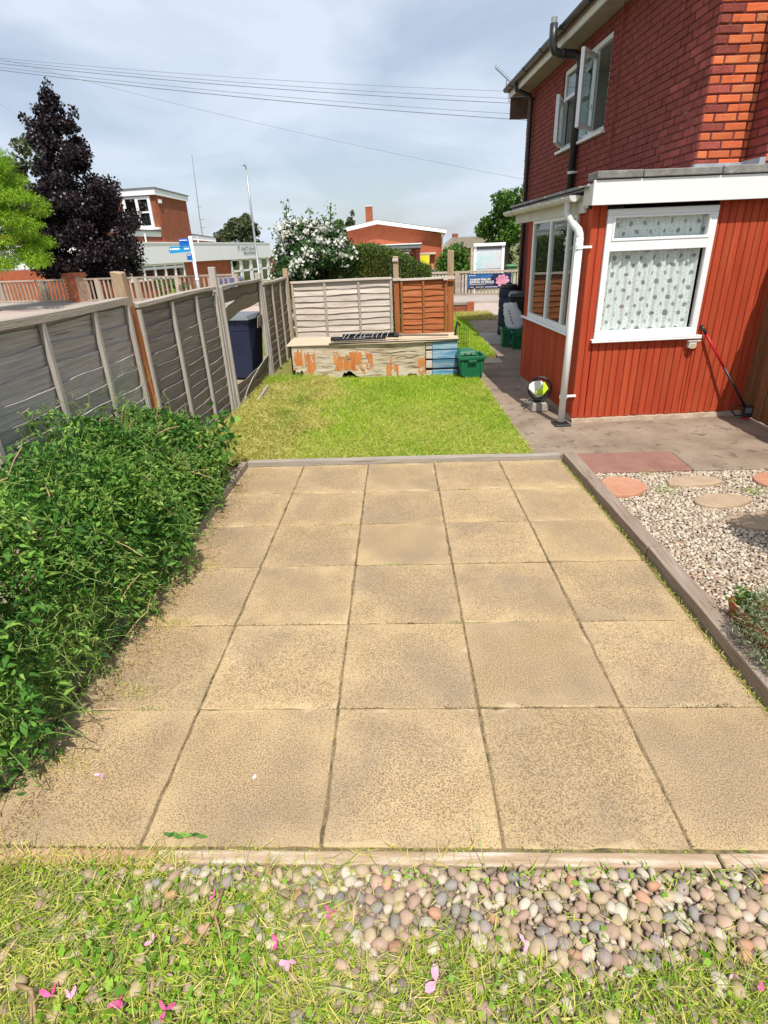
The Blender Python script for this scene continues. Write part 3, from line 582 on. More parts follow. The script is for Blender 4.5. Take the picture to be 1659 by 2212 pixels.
def sash(wd, z0, z1):
    mb = MB(); t = .05; f = .058
    mb.box(0, -t/2, z0, wd, t/2, z0+f).box(0, -t/2, z1-f, wd, t/2, z1).box(0, -t/2, z0+f, f, t/2, z1-f).box(wd-f, -t/2, z0+f, wd, t/2, z1-f); return mb
s1 = sash(.52, wz0+.05, wz1-.15).obj('window_sash', M_upvc, H, bevel=.004); s1.location = (XW-.02, 3.47, 0); s1.rotation_euler = (0, 0, R(230))
MB().box(.06, -.004, wz0+.11, .46, .004, wz1-.21).obj('pane', M_glass_s, s1)
MB().tube([(.10, .03, 3.42), (.20, .05, 3.47)], .009, 6).tube([(.44, .03, 3.8), (.40, .06, 3.83)], .012, 6).obj('stay', M_upvc, s1)
s2 = sash(.62, wz0+.05, 3.80).obj('window_sash', M_upvc, H, bevel=.004); s2.location = (XW-.005, 4.88, 0); s2.rotation_euler = (0, 0, R(-90-24))
MB().box(.06, -.004, wz0+.11, .56, .004, 3.74).obj('pane', M_glass_s, s2)

# the red bay: plinth, boards, windows, fascia, flat roof
pl = MB()
n = 34; prof = []
for i in range(n+1):
    x = 1.95*i/n; prof.append((x, -.03-.025*random.random()))
pl.add([(p[0], p[1], -.02) for p in prof]+[(p[0], p[1]+.012*random.random()+.004, .030+.016*random.random()) for p in prof]+[(p[0], .05, .046) for p in prof],
       [(i, i+1, n+2+i, n+1+i) for i in range(n)]+[(n+1+i, n+2+i, 2*n+3+i, 2*n+2+i) for i in range(n)])
pl.box(.012, .05, -.02, 1.9, .3, .044).box(.02, .02, -.02, .3, 2.19, .066)
pl.obj('plinth', M_plinth, H)
MB().box(.035, .035, .055, .055, 2.17, 2.2).box(.035, .035, .055, 1.89, .055, .87).box(.035, .035, .88, .145, .055, 2.2).box(1.205, .035, .88, 1.89, .055, 2.2).obj('wall_board', M_dark, H)
BW = .0735
def board(x0, x1, z0, z1, side=False):
    d = random.uniform(-.0015, .0015); g = .0022
    b = MB()
    if not side: b.prism([(x0+g, .03), (x0+g, .006+d), (x0+g+.006, .0+d), (x1-g-.006, .0+d), (x1-g, .006+d), (x1-g, .03)], 'z', z0, z1)
    else: b.prism([(.03, x0+g), (.006+d, x0+g), (d, x0+g+.006), (d, x1-g-.006), (.006+d, x1-g), (.03, x1-g)], 'z', z0, z1)
    return b.obj('cladding_board', M_clad, H)
nb = 26; xs = [i*1.903/nb for i in range(nb+1)]
for i in range(nb):
    a, b = xs[i], xs[i+1]; c = (a+b)/2
    jz = random.uniform(-.004, .003)
    if c < .145: board(a, min(b, .142), .048+jz, 2.09)
    elif b < 1.208: board(a, b, .048+jz, .872)
    elif a < 1.208: board(a, 1.207, .048+jz, .872); board(1.208, b, .048+jz, 2.09)
    else: board(a, b, .048+jz, 2.09)
nb = 29; ys = [.0335+i*(2.19-.0335)/nb for i in range(nb+1)]
for i in range(nb):
    a, b = ys[i], ys[i+1]; c = (a+b)/2; z1 = 2.06 if (c < .36 or c > 1.95) else .875
    board(a, b, .072+.0, z1, True)
# front window
fw = MB()
x0, x1, z0, z1 = .145, 1.204, .872, 2.05
for q in ((x0, z0, x1, z0+.075), (x0, z1-.055, x1, z1), (x0, z0+.075, x0+.058, z1-.055), (x1-.062, z0+.075, x1, z1-.055), (x0+.058, 1.685, x1-.062, 1.775)):
    fw.box(q[0], -.022, q[1], q[2], .04, q[3])
fwo = fw.obj('window', M_upvc, H, bevel=.005)
MB().box(x0+.058, -.028, 1.775, x0+.078, .03, z1-.055).box(x1-.082, -.028, 1.775, x1-.062, .03, z1-.055).box(x0+.078, -.028, z1-.075, x1-.082, .03, z1-.055).box(x0+.078, -.028, 1.775, x1-.082, .03, 1.80).obj('fanlight_frame', M_upvc, fwo, bevel=.003)
MB().box(x0-.03, -.055, .853, x1+.05, .03, .871).box(x0-.03, -.055, .838, x1+.05, -.043, .853).obj('sill', M_upvc, fwo, bevel=.004)
MB().box(x0+.058, .006, z0+.075, x1-.062, .010, 1.685).box(x0+.078, .002, 1.80, x1-.082, .006, z1-.075).obj('pane', M_glass, fwo)
def curtain(name, parent, ax, u0, u1, z0, z1, d, m, folds=13, amp=.012, sc=1.):
    n = 130; V = []; UV = []
    for i in range(n+1):
        u = u0+(u1-u0)*i/n
        ww = amp*(math.sin(2*PI*folds*i/n+1.7*math.sin(5*i/n))+.5*math.sin(2*PI*folds*2.3*i/n))
        for z in (z0, z1):
            k = ww*(1.0 if z == z0 else .7)
            V.append((u, d+k, z) if ax == 'x' else (d+k, u, z)); UV.append((i/n*(u1-u0)*1.25*sc, z*sc))
    me = bpy.data.meshes.new(name); me.from_pydata(V, [], [(2*i, 2*i+2, 2*i+3, 2*i+1) for i in range(n)]); uvl = me.uv_layers.new(name='UVMap')
    for l in me.loops: uvl.data[l.index].uv = UV[l.vertex_index]
    me.materials.append(m); me.polygons.foreach_set('use_smooth', [True]*len(me.polygons))
    return link(name, me, parent)
curtain('lace_curtain', fwo, 'x', x0+.03, x1-.09, z0+.04, 1.70, .055, M_lace, folds=9, amp=.02)
curtain('lace_curtain', fwo, 'x', x0+.03, x1-.05, 1.72, z1-.03, .075, M_lace, folds=17)
rc = MB().add([(.36, .11, 1.0), (.56, .12, 1.02), (.60, .11, 1.45), (.50, .10, 1.52), (.40, .11, 1.49)], [(0, 1, 2, 3, 4)]).add([(.36, .13, 1.0), (.56, .14, 1.02), (.60, .13, 1.45), (.50, .12, 1.52), (.40, .13, 1.49)], [(4, 3, 2, 1, 0)])
rc.obj('red_garment', M_redcloth, fwo)
# room behind
MB().box(.06, .06, .05, 1.88, 2.1, .06).box(.06, 2.05, .06, 1.88, 2.1, 2.2).box(1.86, .06, .06, 1.88, 2.05, 2.2).box(.06, .06, 2.19, 1.88, 2.1, 2.2).obj('room', M_room, H)
# left window of the bay
lw = MB(); y0, y1, z0, z1 = .355, 1.95, .895, 2.045
for q in ((y0, z0, y1, z0+.06), (y0, z1-.045, y1, z1), (y0, z0+.06, y0+.05, z1-.045), (y1-.05, z0+.06, y1, z1-.045), (.60, z0+.06, .645, z1-.045), (1.195, z0+.06, 1.24, z1-.045)):
    lw.box(-.015, q[0], q[1], .04, q[2], q[3])
lwo = lw.obj('window', M_upvc, H, bevel=.004)
MB().box(-.045, .29, .872, .03, 2.17, .893).obj('sill', M_upvc, lwo, bevel=.004)
MB().box(.006, y0+.05, z0+.06, .010, y1-.05, z1-.045).obj('pane', M_glass_s, lwo)
curtain('lace_curtain', lwo, 'y', y0+.03, y1-.03, z0+.04, z1-.03, .085, mat('voile', [(.50, .54, .51), (.74, .78, .75)], scale=3, stretch=(1, 9, .5), rough=.9), folds=11, amp=.015)
# fascias, coping, roof, flashing
MB().box(-.055, -.115, 2.082, 3.6, -.09, 2.283).obj('fascia_board', M_fascia, H, bevel=.003)
MB().box(-.03, -.09, 2.10, 3.6, .03, 2.26).obj('fascia_packer', M_dark, H)
sf = MB()
for (x, z) in ((-.02, 2.12), (-.02, 2.25), (.25, 2.14), (.62, 2.23), (.93, 2.25), (1.4, 2.13)): sf.lathe([(.006, 0), (.004, .004)], 8)
cp = []
xx = -.035
for ln in (.42, .72, .78, .8, .8):
    MB().box(xx, -.135, 2.288+random.uniform(0, .004), xx+ln-.008, .12, 2.352+random.uniform(-.006, .006)).obj('coping_slab', M_felt, H, bevel=.006); xx += ln
MB().box(-.035, .14, 2.035, -.008, 2.78, 2.185).box(-.008, .16, 2.06, .03, 2.78, 2.18).obj('fascia_board', M_fascia_old, H)
MB().box(-.05, -.088, 2.09, -.01, .135, 2.26).box(-.052, .045, 2.07, -.03, .06, 2.27).obj('fascia_end', M_fascia_old, H)
fr_ = MB().add([(-.09, .0, 2.245), (-.09, 2.80, 2.235), (XW+.01, 2.80, 2.50), (XW+.01, 1.5, 2.49), (XW+.01, .0, 2.33)], [(0, 4, 3, 2, 1)]).add([(-.09, .0, 2.225), (-.09, 2.80, 2.215), (XW+.01, 2.80, 2.20), (XW+.01, .0, 2.22)], [(0, 1, 2, 3)]).add([(-.09, 2.80, 2.235), (XW+.01, 2.80, 2.50), (XW+.01, 2.80, 2.2), (-.09, 2.80, 2.215)], [(0, 1, 2, 3)])
fr_.box(XW-.05, -.0, 2.30, 3.6, .5, 2.335); fr_.obj('flat_roof', M_lead, H)
for i in range(5):
    MB().box(-.10, .15+i*.55, 2.238, .05, .15+i*.55+.535, 2.262).obj('edge_tile', M_felt, H)
MB().box(XW-.02, .44, 2.34, 1.66, .489, 2.432).box(1.60, .16, 2.34, 1.659, .43, 2.44).obj('flashing', M_lead, H)
g2 = half_gutter(-.115, 2.19, .20, 2.98, .055); g2.prism([(-.115+.055*math.cos(PI+PI*i/10), 2.19+.055*math.sin(PI+PI*i/10)) for i in range(11)], 'y', .19, .202)
for y in (.42, 1.25, 2.0, 2.7): g2.prism([(-.115+.062*math.cos(PI+PI*i/10), 2.19+.062*math.sin(PI+PI*i/10)) for i in range(11)], 'y', y-.035, y+.035)
g2.obj('gutter', M_gutter, H, smooth=False)
MB().tube([(-.115, .36, 2.15), (-.115, .36, 2.07), (-.115, .345, 2.03), (-.115, .14, 1.93), (-.11, .02, 1.885), (-.11, -.03, 1.84), (-.11, -.04, 1.78)], .036, 12).obj('downpipe_bend', M_gutter, H, smooth=True)
dp = MB().tube([(-.11, -.04, 1.82), (-.125, -.055, .03)], .035, 14).obj('downpipe', M_upvc, H, smooth=True)
for z in (1.72, .28): MB().tube([(-.112-.008*(1.7-z)/1.4, -.042, z), (-.112-.008*(1.7-z)/1.4, -.042, z+.035)], .041, 14).box(-.10, -.03, z+.006, .02, -.012, z+.028).obj('pipe_bracket', M_upvc, dp)
MB().box(-.21, -.15, -.002, -.04, .02, .018).obj('drain_surround', M_black_pl, H, bevel=.004)
# outside socket under the window
sk = MB().box(1.135, -.055, .745, 1.215, .0, .812).obj('outdoor_socket', M_gutter, H, bevel=.006)
MB().box(1.150, -.061, .742, 1.200, -.055, .79).obj('socket_plate', M_lid, sk)
MB().box(1.12, -.062, .812, 1.25, .0, .822).obj('socket_hood', M_fascia_old, sk)

# ------------------------------------------------------------------ fence panels
def slat_mesh(Ln, z0, hgt, m, tilt=.014, amp=.008, seed=0, xa=0., xb=None, drop=None, up=True):
    rr = random.Random(seed); xb = Ln if xb is None else xb; n = 14; mb = MB(); ph = [rr.uniform(0, 6.3) for _ in range(4)]
    vs = []
    for i in range(n+1):
        x = xa+(xb-xa)*i/n
        w = amp*(math.sin(3.1*x+ph[0])+.7*math.sin(7.3*x+ph[1])+.4*math.sin(15*x+ph[2]))
        dz = drop(x) if drop else 0
        zb, zt = z0+w+dz, z0+hgt-.012+dz
        yt = -tilt-.007-.004*math.sin(5*x+ph[3])
        if up: vs += [(x, .004, zb-w), (x, .012, zb-w), (x, yt+.011, zt+w), (x, yt, zt+w)]
        else: vs += [(x, yt, zb), (x, yt+.010, zb), (x, .010, zt+.012-w), (x, .003, zt+.012-w)]
    fs = [(0, 1, 2, 3), tuple(n*4+k for k in (3, 2, 1, 0))]
    for i in range(n):
        o = i*4
        for k in range(4): fs.append((o+k, o+4+k, o+4+(k+1) % 4, o+(k+1) % 4))
    return mb.add(vs, fs)
def panel(label, loc, rz, Ln, H_, pitch, ms, mb_, mc, bats, skip=(), thick_cap=False, group='lap fence panels round the garden', zb=.03, pitch_tilt=0., side_ends=True):
    T = thing('lap_fence', label, 'fence', loc, rz, group)
    n = int((H_-zb-.05)/pitch)+1
    for k in range(n):
        if k in skip: continue
        z = zb+k*pitch
        slat_mesh(Ln, z, min(pitch+.028, H_-.02-z), ms, seed=int(loc[1]*100+loc[0]*31)+k*7, up=loc[1] < 10).obj('slat', ms, T)
    for x in bats:
        j = random.uniform(-.01, .01)
        MB().hexa([(x-.019, -.056, zb), (x+.019, -.056, zb), (x+.019, -.027, zb), (x-.019, -.027, zb)], [(x-.019+j, -.056, H_-.055), (x+.019+j, -.056, H_-.055), (x+.019+j, -.027, H_-.055), (x-.019+j, -.027, H_-.055)]).obj('batten', mb_, T, bevel=.003)
    cp = MB(); k = 10
    vs = []
    for i in range(k+1):
        x = Ln*i/k; w = .006*math.sin(2.3*x+loc[1]); hh = .05 if thick_cap else .035
        vs += [(x, -.058, H_-hh+w), (x, .03, H_-hh+w), (x, .03, H_+w), (x, -.058, H_+w)]
    fs = [(0, 1, 2, 3), tuple(k*4+q for q in (3, 2, 1, 0))]
    for i in range(k):
        for q in range(4): fs.append((i*4+q, i*4+4+q, i*4+4+(q+1) % 4, i*4+(q+1) % 4))
    cp.add(vs, fs).obj('top_rail', mc, T, bevel=.003)
    return T
LF = -2.18
panel('nearest grey lap fence panel behind the green bush', (LF, 2.70, 0), PI/2, 1.84, 1.535, .118, M_wood_g, M_bat_g, M_cap_g, (.03, .68, 1.29, 1.81), thick_cap=True)
panel('darkest lap fence panel just past the leaning orange post', (LF, 4.68, 0), PI/2, 2.06, 1.485, .112, M_wood_d, M_bat_g, M_cap_g, (.03, .72, 1.39, 2.03))
T3 = panel('broken lap fence panel with a gap showing the wheelie bin', (LF-.01, 6.93, 0), PI/2, 2.0, 1.47, .118, M_wood_b, M_bat_g, M_cap_g, (.03, 1.97), skip=(2, 3, 4, 5, 6, 7, 8, 9, 10, 11))
slat_mesh(2., 1.27, .17, M_wood_b, seed=5).obj('slat', M_wood_b, T3)
slat_mesh(2., 1.12, .18, M_wood_b, seed=6, amp=.012, drop=lambda x: -.10*max(0, 1-x/.9)+.05*max(0, x-1.5)).obj('slat', M_wood_b, T3)
slat_mesh(2., .80, .17, M_wood_b, seed=8, xa=1.72, xb=2.0, amp=.01).obj('broken_slat', M_wood_b, T3)
slat_mesh(2., .24, .13, M_wood_g, seed=9, xa=.35, xb=2.0, tilt=.05, drop=lambda x: -.30*(1-((x-.35)/1.65)**.55)+.02).obj('broken_slat', M_wood_g, T3)
panel('brown lap fence panel in the far left corner by the plywood box', (LF, 9.05, 0), PI/2, 1.83, 1.40, .112, M_wood_b, M_bat_g, M_cap_g, (.03, .62, 1.25, 1.80))
panel('pale bleached lap fence panel behind the plywood box', (-2.06, 10.9, 0), 0, 1.84, 1.325, .105, M_wood_p, M_bat_p, M_cap_p, (.03, .61, 1.24, 1.81), zb=.02)
panel('orange brown lap fence panel at the right end of the back fence', (-.07, 10.9, 0), 0, .84, 1.30, .098, M_wood_o, M_bat_o, M_cap_p, (.025, .42, .815), zb=.02)
def post(label, x, y, zt, w, d, m, dx=0., dy=0., split=None, m2=None):
    T = MB(); a, b = w/2, d/2
    bot = [(x-a, y-b, -.05), (x+a, y-b, -.05), (x+a, y+b, -.05), (x-a, y+b, -.05)]
    zt0 = split or zt; k = (zt0+.05)/(zt+.05)
    top = [(x-a+dx*k, y-b+dy*k, zt0), (x+a+dx*k, y-b+dy*k, zt0), (x+a+dx*k, y+b+dy*k, zt0), (x-a+dx*k, y+b+dy*k, zt0)]
    T.hexa(bot, top, 0)
    o = T.obj('fence_post', m, None, bevel=.005); tag(o, label, 'fence post', 'fence posts round the garden')
    if split:
        t2 = [(x-a+dx, y-b+dy, zt+.01), (x+a+dx, y-b+dy, zt-.005), (x+a+dx, y+b+dy, zt+.004), (x-a+dx, y+b+dy, zt+.012)]
        MB().hexa(top, t2, 0).obj('post_top', m2, o, bevel=.004)
    return o
post('leaning orange stained post between the grey and the darkest fence panels', LF+.0, 4.80, 1.71, .085, .085, M_bat_o, -.01, -.21, 1.46, M_post_top)
post('tall split grey post between the darkest and the broken fence panels', LF+.01, 6.86, 1.685, .075, .06, M_bat_g, 0, -.03)
post('thin grey post strip on the near side of the broken panel gap', LF+.05, 6.945, 1.47, .04, .04, M_bat_g, 0, -.03)
post('grey post between the broken panel and the corner panel', LF+.01, 9.03, 1.545, .08, .08, M_bat_g, 0, -.06)
post('reddish post in the corner where side and back fences meet', LF+.04, 10.93, 1.54, .085, .085, M_post_top)
p6 = post('half bleached post between the pale and the orange fence panels', -.135, 10.93, 1.66, .095, .085, M_bat_o, -.01, 0, 1.32, M_post_top)
p7 = post('tall thick brown post at the right end of the back fence', .845, 10.93, 1.72, .11, .09, M_bat_o, -.015, 0, 1.25, M_post_top)
for x, z, w in ((-.135, 1.265, .14), (-.15, 1.585, .10)): MB().box(x-w/2, 10.86, z, x+w/2, 10.884, z+.05).obj('bracket', M_cap_p, p6)
MB().box(.70, 10.81, 1.245, .78, 10.835, 1.315).box(.78, 10.81, 1.26, .90, 10.835, 1.31).obj('bracket', M_cap_p, p7)

# side fence at the right edge of the frame
SF = thing('board_fence', 'brown stained upright board fence at the right of the red bay', 'fence', (3.66, 3.0, 0), 0)
for i in range(26):
    y = .02+i*.12
    MB().hexa([(0.0, y, .02), (.0, y+.135, .02), (.02, y+.135, .02), (.012, y, .02)], [(0.0, y, 1.9), (.0, y+.135, 1.9), (.02, y+.135, 1.9), (.012, y, 1.9)]).obj('fence_board', M_fence_br, SF).location = ((i % 2)*-.012, 0, 0)
MB().box(.03, 0, .4, .08, 3.1, .47).box(.03, 0, 1.4, .08, 3.1, 1.47).obj('rail', M_fence_br, SF)

# ------------------------------------------------------------------ plywood box against the back fence
BX = thing('plywood_box', 'weathered plywood box with flaking orange paint and blue boards at its right end', 'box', (0, 0, 0))
def jag(x0, x1, z, amp, n): return [(x0+(x1-x0)*i/n, z+random.uniform(-amp, amp)) for i in range(n+1)]
yb = 8.68
outl = [(-1.73, .51)]+[(-1.73, .16), (-1.70, .15), (-1.69, .10), (-1.67, .13), (-1.64, .11), (-1.60, .155), (-1.58, .10), (-1.55, .06), (-1.5, .03)]+jag(-1.45, -1.0, .01, .006, 6)
outl += [(-.98, .05), (-.95, .10), (-.92, .085), (-.89, .12), (-.85, .115), (-.80, .07), (-.76, .04), (-.70, .01)]+jag(-.65, .0, -.01, .006, 8)+[(.02, .03), (.06, .055), (.12, .04), (.15, .045), (.18, .0), (.295, -.01), (.295, .51)]
MB().prism(outl, 'y', yb, yb+.016).obj('front_panel', M_cream, BX)
def patch(x0, x1, z0, z1, n=7):
    top = [(x0+(x1-x0)*i/n+random.uniform(-.01, .01), z1+random.choice((0, -.02, -.05, -.10))*(z1-z0)/.4+random.uniform(-.02, .0)) for i in range(n+1)]; bot = [(x1-(x1-x0)*i/n+random.uniform(-.01, .01), z0+random.choice((0, .03, .08))*(z1-z0)/.4) for i in range(n+1)]
    MB().prism(top+bot, 'y', yb-.0035, yb-.0005).obj('paint_patch', M_opaint, BX)
patch(-1.71, -1.57, .16, .50, 4); patch(-1.54, -1.38, .06, .50, 6); patch(-1.10, -.66, .12, .43, 16); patch(-.60, -.50, .12, .47, 5); patch(-.30, -.12, .0, .22, 7); patch(.19, .29, .01, .36, 4); patch(-.68, -.63, .05, .2, 3); patch(-.24, -.22, .2, .33, 2)
for x0, x1, z, t in ((-.55, .2, .375, .006), (-.15, .18, .30, .005), (-.9, -.6, .30, .003), (-.35, .1, .22, .004), (-1.35, -1.15, .33, .003), (-1.3, -1.12, .19, .003), (.05, .28, .15, .005), (-.5, -.35, .10, .004)):
    top = [(x0+(x1-x0)*i/9, z+.012*math.sin(9*x0+i)+random.uniform(0, t)) for i in range(10)]; bot = [(p[0], p[1]-random.uniform(.003, t*2.2)) for p in top][::-1]
    MB().prism(top+bot, 'y', yb-.0015, yb+.002).obj('split', M_dark, BX)
for i, (z0, z1) in enumerate(((.0, .085), (.125, .235), (.262, .375), (.40, .50))):
    MB().box(.305, yb+.004, z0, .397, yb+.02, z1).obj('white_board', M_cap_p, BX, bevel=.003)
    MB().box(.402, yb-.006, z0-.004, .775, yb+.016, z1+.006).obj('blue_board', M_blue, BX, bevel=.003)
MB().box(.385, yb+.02, .0, .40, yb+.05, .5).box(.74, yb+.02, 0, .77, yb+.05, .5).obj('upright', M_dark, BX)
MB().box(-1.78, yb+.58, 0, .78, yb+.60, .5).box(.765, yb+.06, 0, .78, yb+.58, .5).box(-1.76, yb+.03, 0, -1.745, yb+.58, .5).obj('back_panel', M_dark, BX)
MB().hexa([(-1.80, yb-.02, .512), (.0, yb-.045, .508), (.0, yb+.62, .530), (-1.80, yb+.62, .536)], [(-1.80, yb-.02, .530), (.0, yb-.045, .526), (.0, yb+.62, .548), (-1.80, yb+.62, .554)]).hexa([(.0, yb-.045, .508), (.80, yb-.03, .520), (.80, yb+.62, .535), (.0, yb+.62, .530)], [(.0, yb-.045, .526), (.80, yb-.03, .540), (.80, yb+.62, .555), (.0, yb+.62, .548)]).obj('lid', M_lid, BX, bevel=.003)
MB().box(-1.15, yb-.04, .531, .80, yb-.02, .541).obj('lid_edge', M_dark, BX)
PB = thing('pole_bundle', 'bundle of dark poles with pale cord lying on the plywood box', 'poles', (-.15, yb+.13, .56), R(1.5))
for i, (a, b, y, z, r) in enumerate(((-.98, .02, .0, .035, .020), (-.95, .0, .05, .028, .018), (-.98, -.15, -.05, .018, .020), (-.80, .0, .0, .072, .018))):
    MB().tube([(a, y, z), (b, y*.5, z)], r, 8).obj('pole', M_black_pl, PB, smooth=True)
MB().tube([(.0, .0, .045), (.10, .0, .045), (.11, .0, .045), (.55, -.01, .03), (.80, -.015, .02)], [.022, .022, .016, .016, .012], 8).obj('handle', M_wood_b, PB, smooth=True)
MB().tube([(-.02, 0, .045), (.05, 0, .045)], .036, 10).obj('collar', M_black_pl, PB)
cd = MB()
for i in range(9):
    x = -.80+i*.085+random.uniform(-.02, .02); pts = []
    for k in range(9): pts.append((x+.10*k/8+random.uniform(-.01, .01), -.075+.15*k/8, .03+.062*math.sin(PI*k/8)))
    cd.tube(pts, .004, 4)
cd.obj('cord', M_cord, PB)

# ------------------------------------------------------------------ bins and boxes
def wheelie(name, label, loc, rz, body, lidm, w=.55, d=.62, h=1.0, group=None):
    T = thing(name, label, 'wheelie bin', loc, rz, group)
    b = MB().hexa([(-w*.38, -d*.36, .03), (w*.38, -d*.36, .03), (w*.38, d*.34, .03), (-w*.38, d*.34, .03)], [(-w/2, -d/2, h-.09), (w/2, -d/2, h-.09), (w/2, d/2, h-.09), (-w/2, d/2, h-.09)])
    b.box(-w/2-.015, -d/2-.015, h-.10, w/2+.015, d/2+.015, h-.065)
    for x in (-.17, 0, .17): b.box(x-.006, -d/2-.004, h-.19, x+.006, -d/2+.05, h-.10)
    b.box(-w*.485, -d*.492, h-.205, w*.485, -d*.3, h-.195)
    b.obj('body', body, T, bevel=.018, segs=2)
    l = MB().hexa([(-w/2-.03, -d/2-.05, h-.063), (w/2+.03, -d/2-.05, h-.063), (w/2+.03, d/2+.06, h-.063), (-w/2-.03, d/2+.06, h-.063)], [(-w/2+.02, -d/2, h+.0), (w/2-.02, -d/2, h+.0), (w/2-.02, d/2+.02, h+.01), (-w/2+.02, d/2+.02, h+.01)])
    l.obj('lid', lidm, T, bevel=.015, segs=2)
    MB().tube([(-w/2, d/2+.07, h-.03), (w/2, d/2+.07, h-.03)], .016, 8).obj('handle', body, T)
    for s in (-1, 1):
        MB().tube([(s*w*.40-.025, d*.36, .10), (s*w*.40+.025, d*.36, .10)], .10, 14).obj('wheel', M_black_pl, T)
    return T
wheelie('wheelie_bin', 'navy wheelie bin with grey lid seen through the broken fence panel', (-2.56, 9.08, -.012), R(-10), M_binblue, M_bingrey, w=.50, d=.55, h=.98)
wheelie('wheelie_bin', 'black wheelie bin by the house wall behind the white sack', (2.30, 11.80, 0), R(-8), M_black_pl, M_black_pl, w=.48, d=.55, h=.92)
wheelie('wheelie_bin', 'small green wheelie bin beside the notice board across the road', (4.36, 24.9, -.07), R(5), M_grn2, M_grn2, w=.36, d=.4, h=1.08)
# ribbed black water butt
wb = thing('water_butt', 'tall ribbed black plastic water butt by the house wall', 'water butt', (2.20, 12.75, 0))
pr = [(.19, 0)]
for k in range(5):
    z = .0+k*.19; pr += [(.205, z+.01), (.20, z+.16), (.188, z+.175), (.188, z+.185)]
pr += [(.20, .955), (.15, 1.0), (.0001, 1.0)]
MB().lathe(pr, 12).obj('body', M_binblue, wb, smooth=True)
MB().lathe([(.205, .955), (.205, .975), (.17, .99), (.165, 1.02), (.0001, 1.03)], 14).box(-.05, -.05, 1.02, .05, .05, 1.05).obj('lid', M_black_pl, wb)
def recycle_box(label, loc, rz, w=.36, d=.42, h=.33, group='green recycling boxes', lid=False):
    T = thing('recycling_box', label, 'recycling box', loc, rz, group); b = MB(); k = .84; t = .012
    def rect(w_, d_, z): return [(-w_/2, -d_/2, z), (w_/2, -d_/2, z), (w_/2, d_/2, z), (-w_/2, d_/2, z)]
    o0, o1, i0, i1 = rect(w*k, d*k, 0), rect(w, d, h), rect(w*k-.02, d*k-.02, .012), rect(w-2*t, d-2*t, h)
    b.add(o0+o1+i0+i1, [(3, 2, 1, 0), (8, 9, 10, 11)]+[(j, (j+1) % 4, 4+(j+1) % 4, 4+j) for j in range(4)]+[(8+j, 12+j, 12+(j+1) % 4, 8+(j+1) % 4) for j in range(4)]+[(4+j, 4+(j+1) % 4, 12+(j+1) % 4, 12+j) for j in range(4)])
    b.obj('body', M_grn, T)
    rim = MB(); e = .02
    for (xa, ya, xb, yb_) in ((-w/2-e, -d/2-e, w/2+e, -d/2+.006), (-w/2-e, d/2-.006, w/2+e, d/2+e), (-w/2-e, -d/2+.006, -w/2+.006, d/2-.006), (w/2-.006, -d/2+.006, w/2+e, d/2-.006)): rim.box(xa, ya, h-.045, xb, yb_, h+.004)
    rim.obj('rim', M_grn, T, bevel=.004)
    MB().box(-.06, -d/2-.03, h-.085, .06, -d/2-.006, h-.05).obj('grip', M_grn, T, bevel=.004)
    for s in (-1, 1): MB().box(s*w*.38-.012, -d*.475-.012, .06, s*w*.38+.012, -d*.44, h-.05).obj('rib', M_grn, T)
    return T
recycle_box('green recycling box at the end of the plywood box with a caddy inside', (.955, 8.56, 0), R(4))
cdy = thing('food_caddy', 'small green lidded food caddy inside the green recycling box', 'caddy', (.90, 8.58, .014), R(4))
MB().hexa([(-.10, -.13, 0), (.10, -.13, 0), (.10, .13, 0), (-.10, .13, 0)], [(-.125, -.155, .32), (.125, -.155, .32), (.125, .155, .32), (-.125, .155, .32)]).obj('body', M_black_pl, cdy, bevel=.01)
MB().hexa([(-.135, -.165, .32), (.135, -.165, .32), (.135, .165, .32), (-.135, .165, .32)], [(-.11, -.14, .375), (.11, -.14, .375), (.11, .14, .385), (-.11, .14, .385)]).obj('lid', M_grn, cdy, bevel=.012, segs=2)
MB().tube([(-.05, -.16, .35), (-.03, -.19, .352), (.03, -.19, .352), (.05, -.16, .35)], .008, 6).obj('handle', M_black_pl, cdy)
recycle_box('green recycling box under the white sack, nearer of the two by the wall', (2.12, 11.02, 0), R(-5), w=.24, d=.36, h=.31)
recycle_box('green recycling box half hidden left of the one under the white sack', (1.93, 11.28, 0), R(-2), w=.16, d=.34, h=.33)
# white sack
SK = thing('white_sack', 'crumpled white printed sack propped on the green box by the bins', 'sack', (2.10, 11.28, .31), R(-12))
sv = []; sf_ = []; nu, nv = 14, 10
for j in range(nv+1):
    t = j/nv
    for i in range(nu):
        a = 2*PI*i/nu; rx = (.15+.05*math.sin(PI*t))*(1-.25*t)*(1+.10*math.sin(3*a+5*t)); ry = .075*(1+.15*math.sin(4*a+7*t))*(1-.5*t)
        sv.append((rx*math.cos(a)-.10*t+.02*random.uniform(-1, 1), ry*math.sin(a)+.05*t, .46*t+.02*math.sin(3*a)*t))
for j in range(nv):
    for i in range(nu): sf_.append((j*nu+i, j*nu+(i+1) % nu, (j+1)*nu+(i+1) % nu, (j+1)*nu+i))
sf_ += [tuple(range(nu))[::-1], tuple(nv*nu+i for i in range(nu))]
MB().add(sv, sf_).obj('bag', M_sack, SK, smooth=True)
tp = MB()
for i in range(5): tp.box(-.135+i*.018, -.085, .32-i*.055, -.115+i*.018, -.078, .35-i*.055)
tp.obj('print', M_blk, SK)
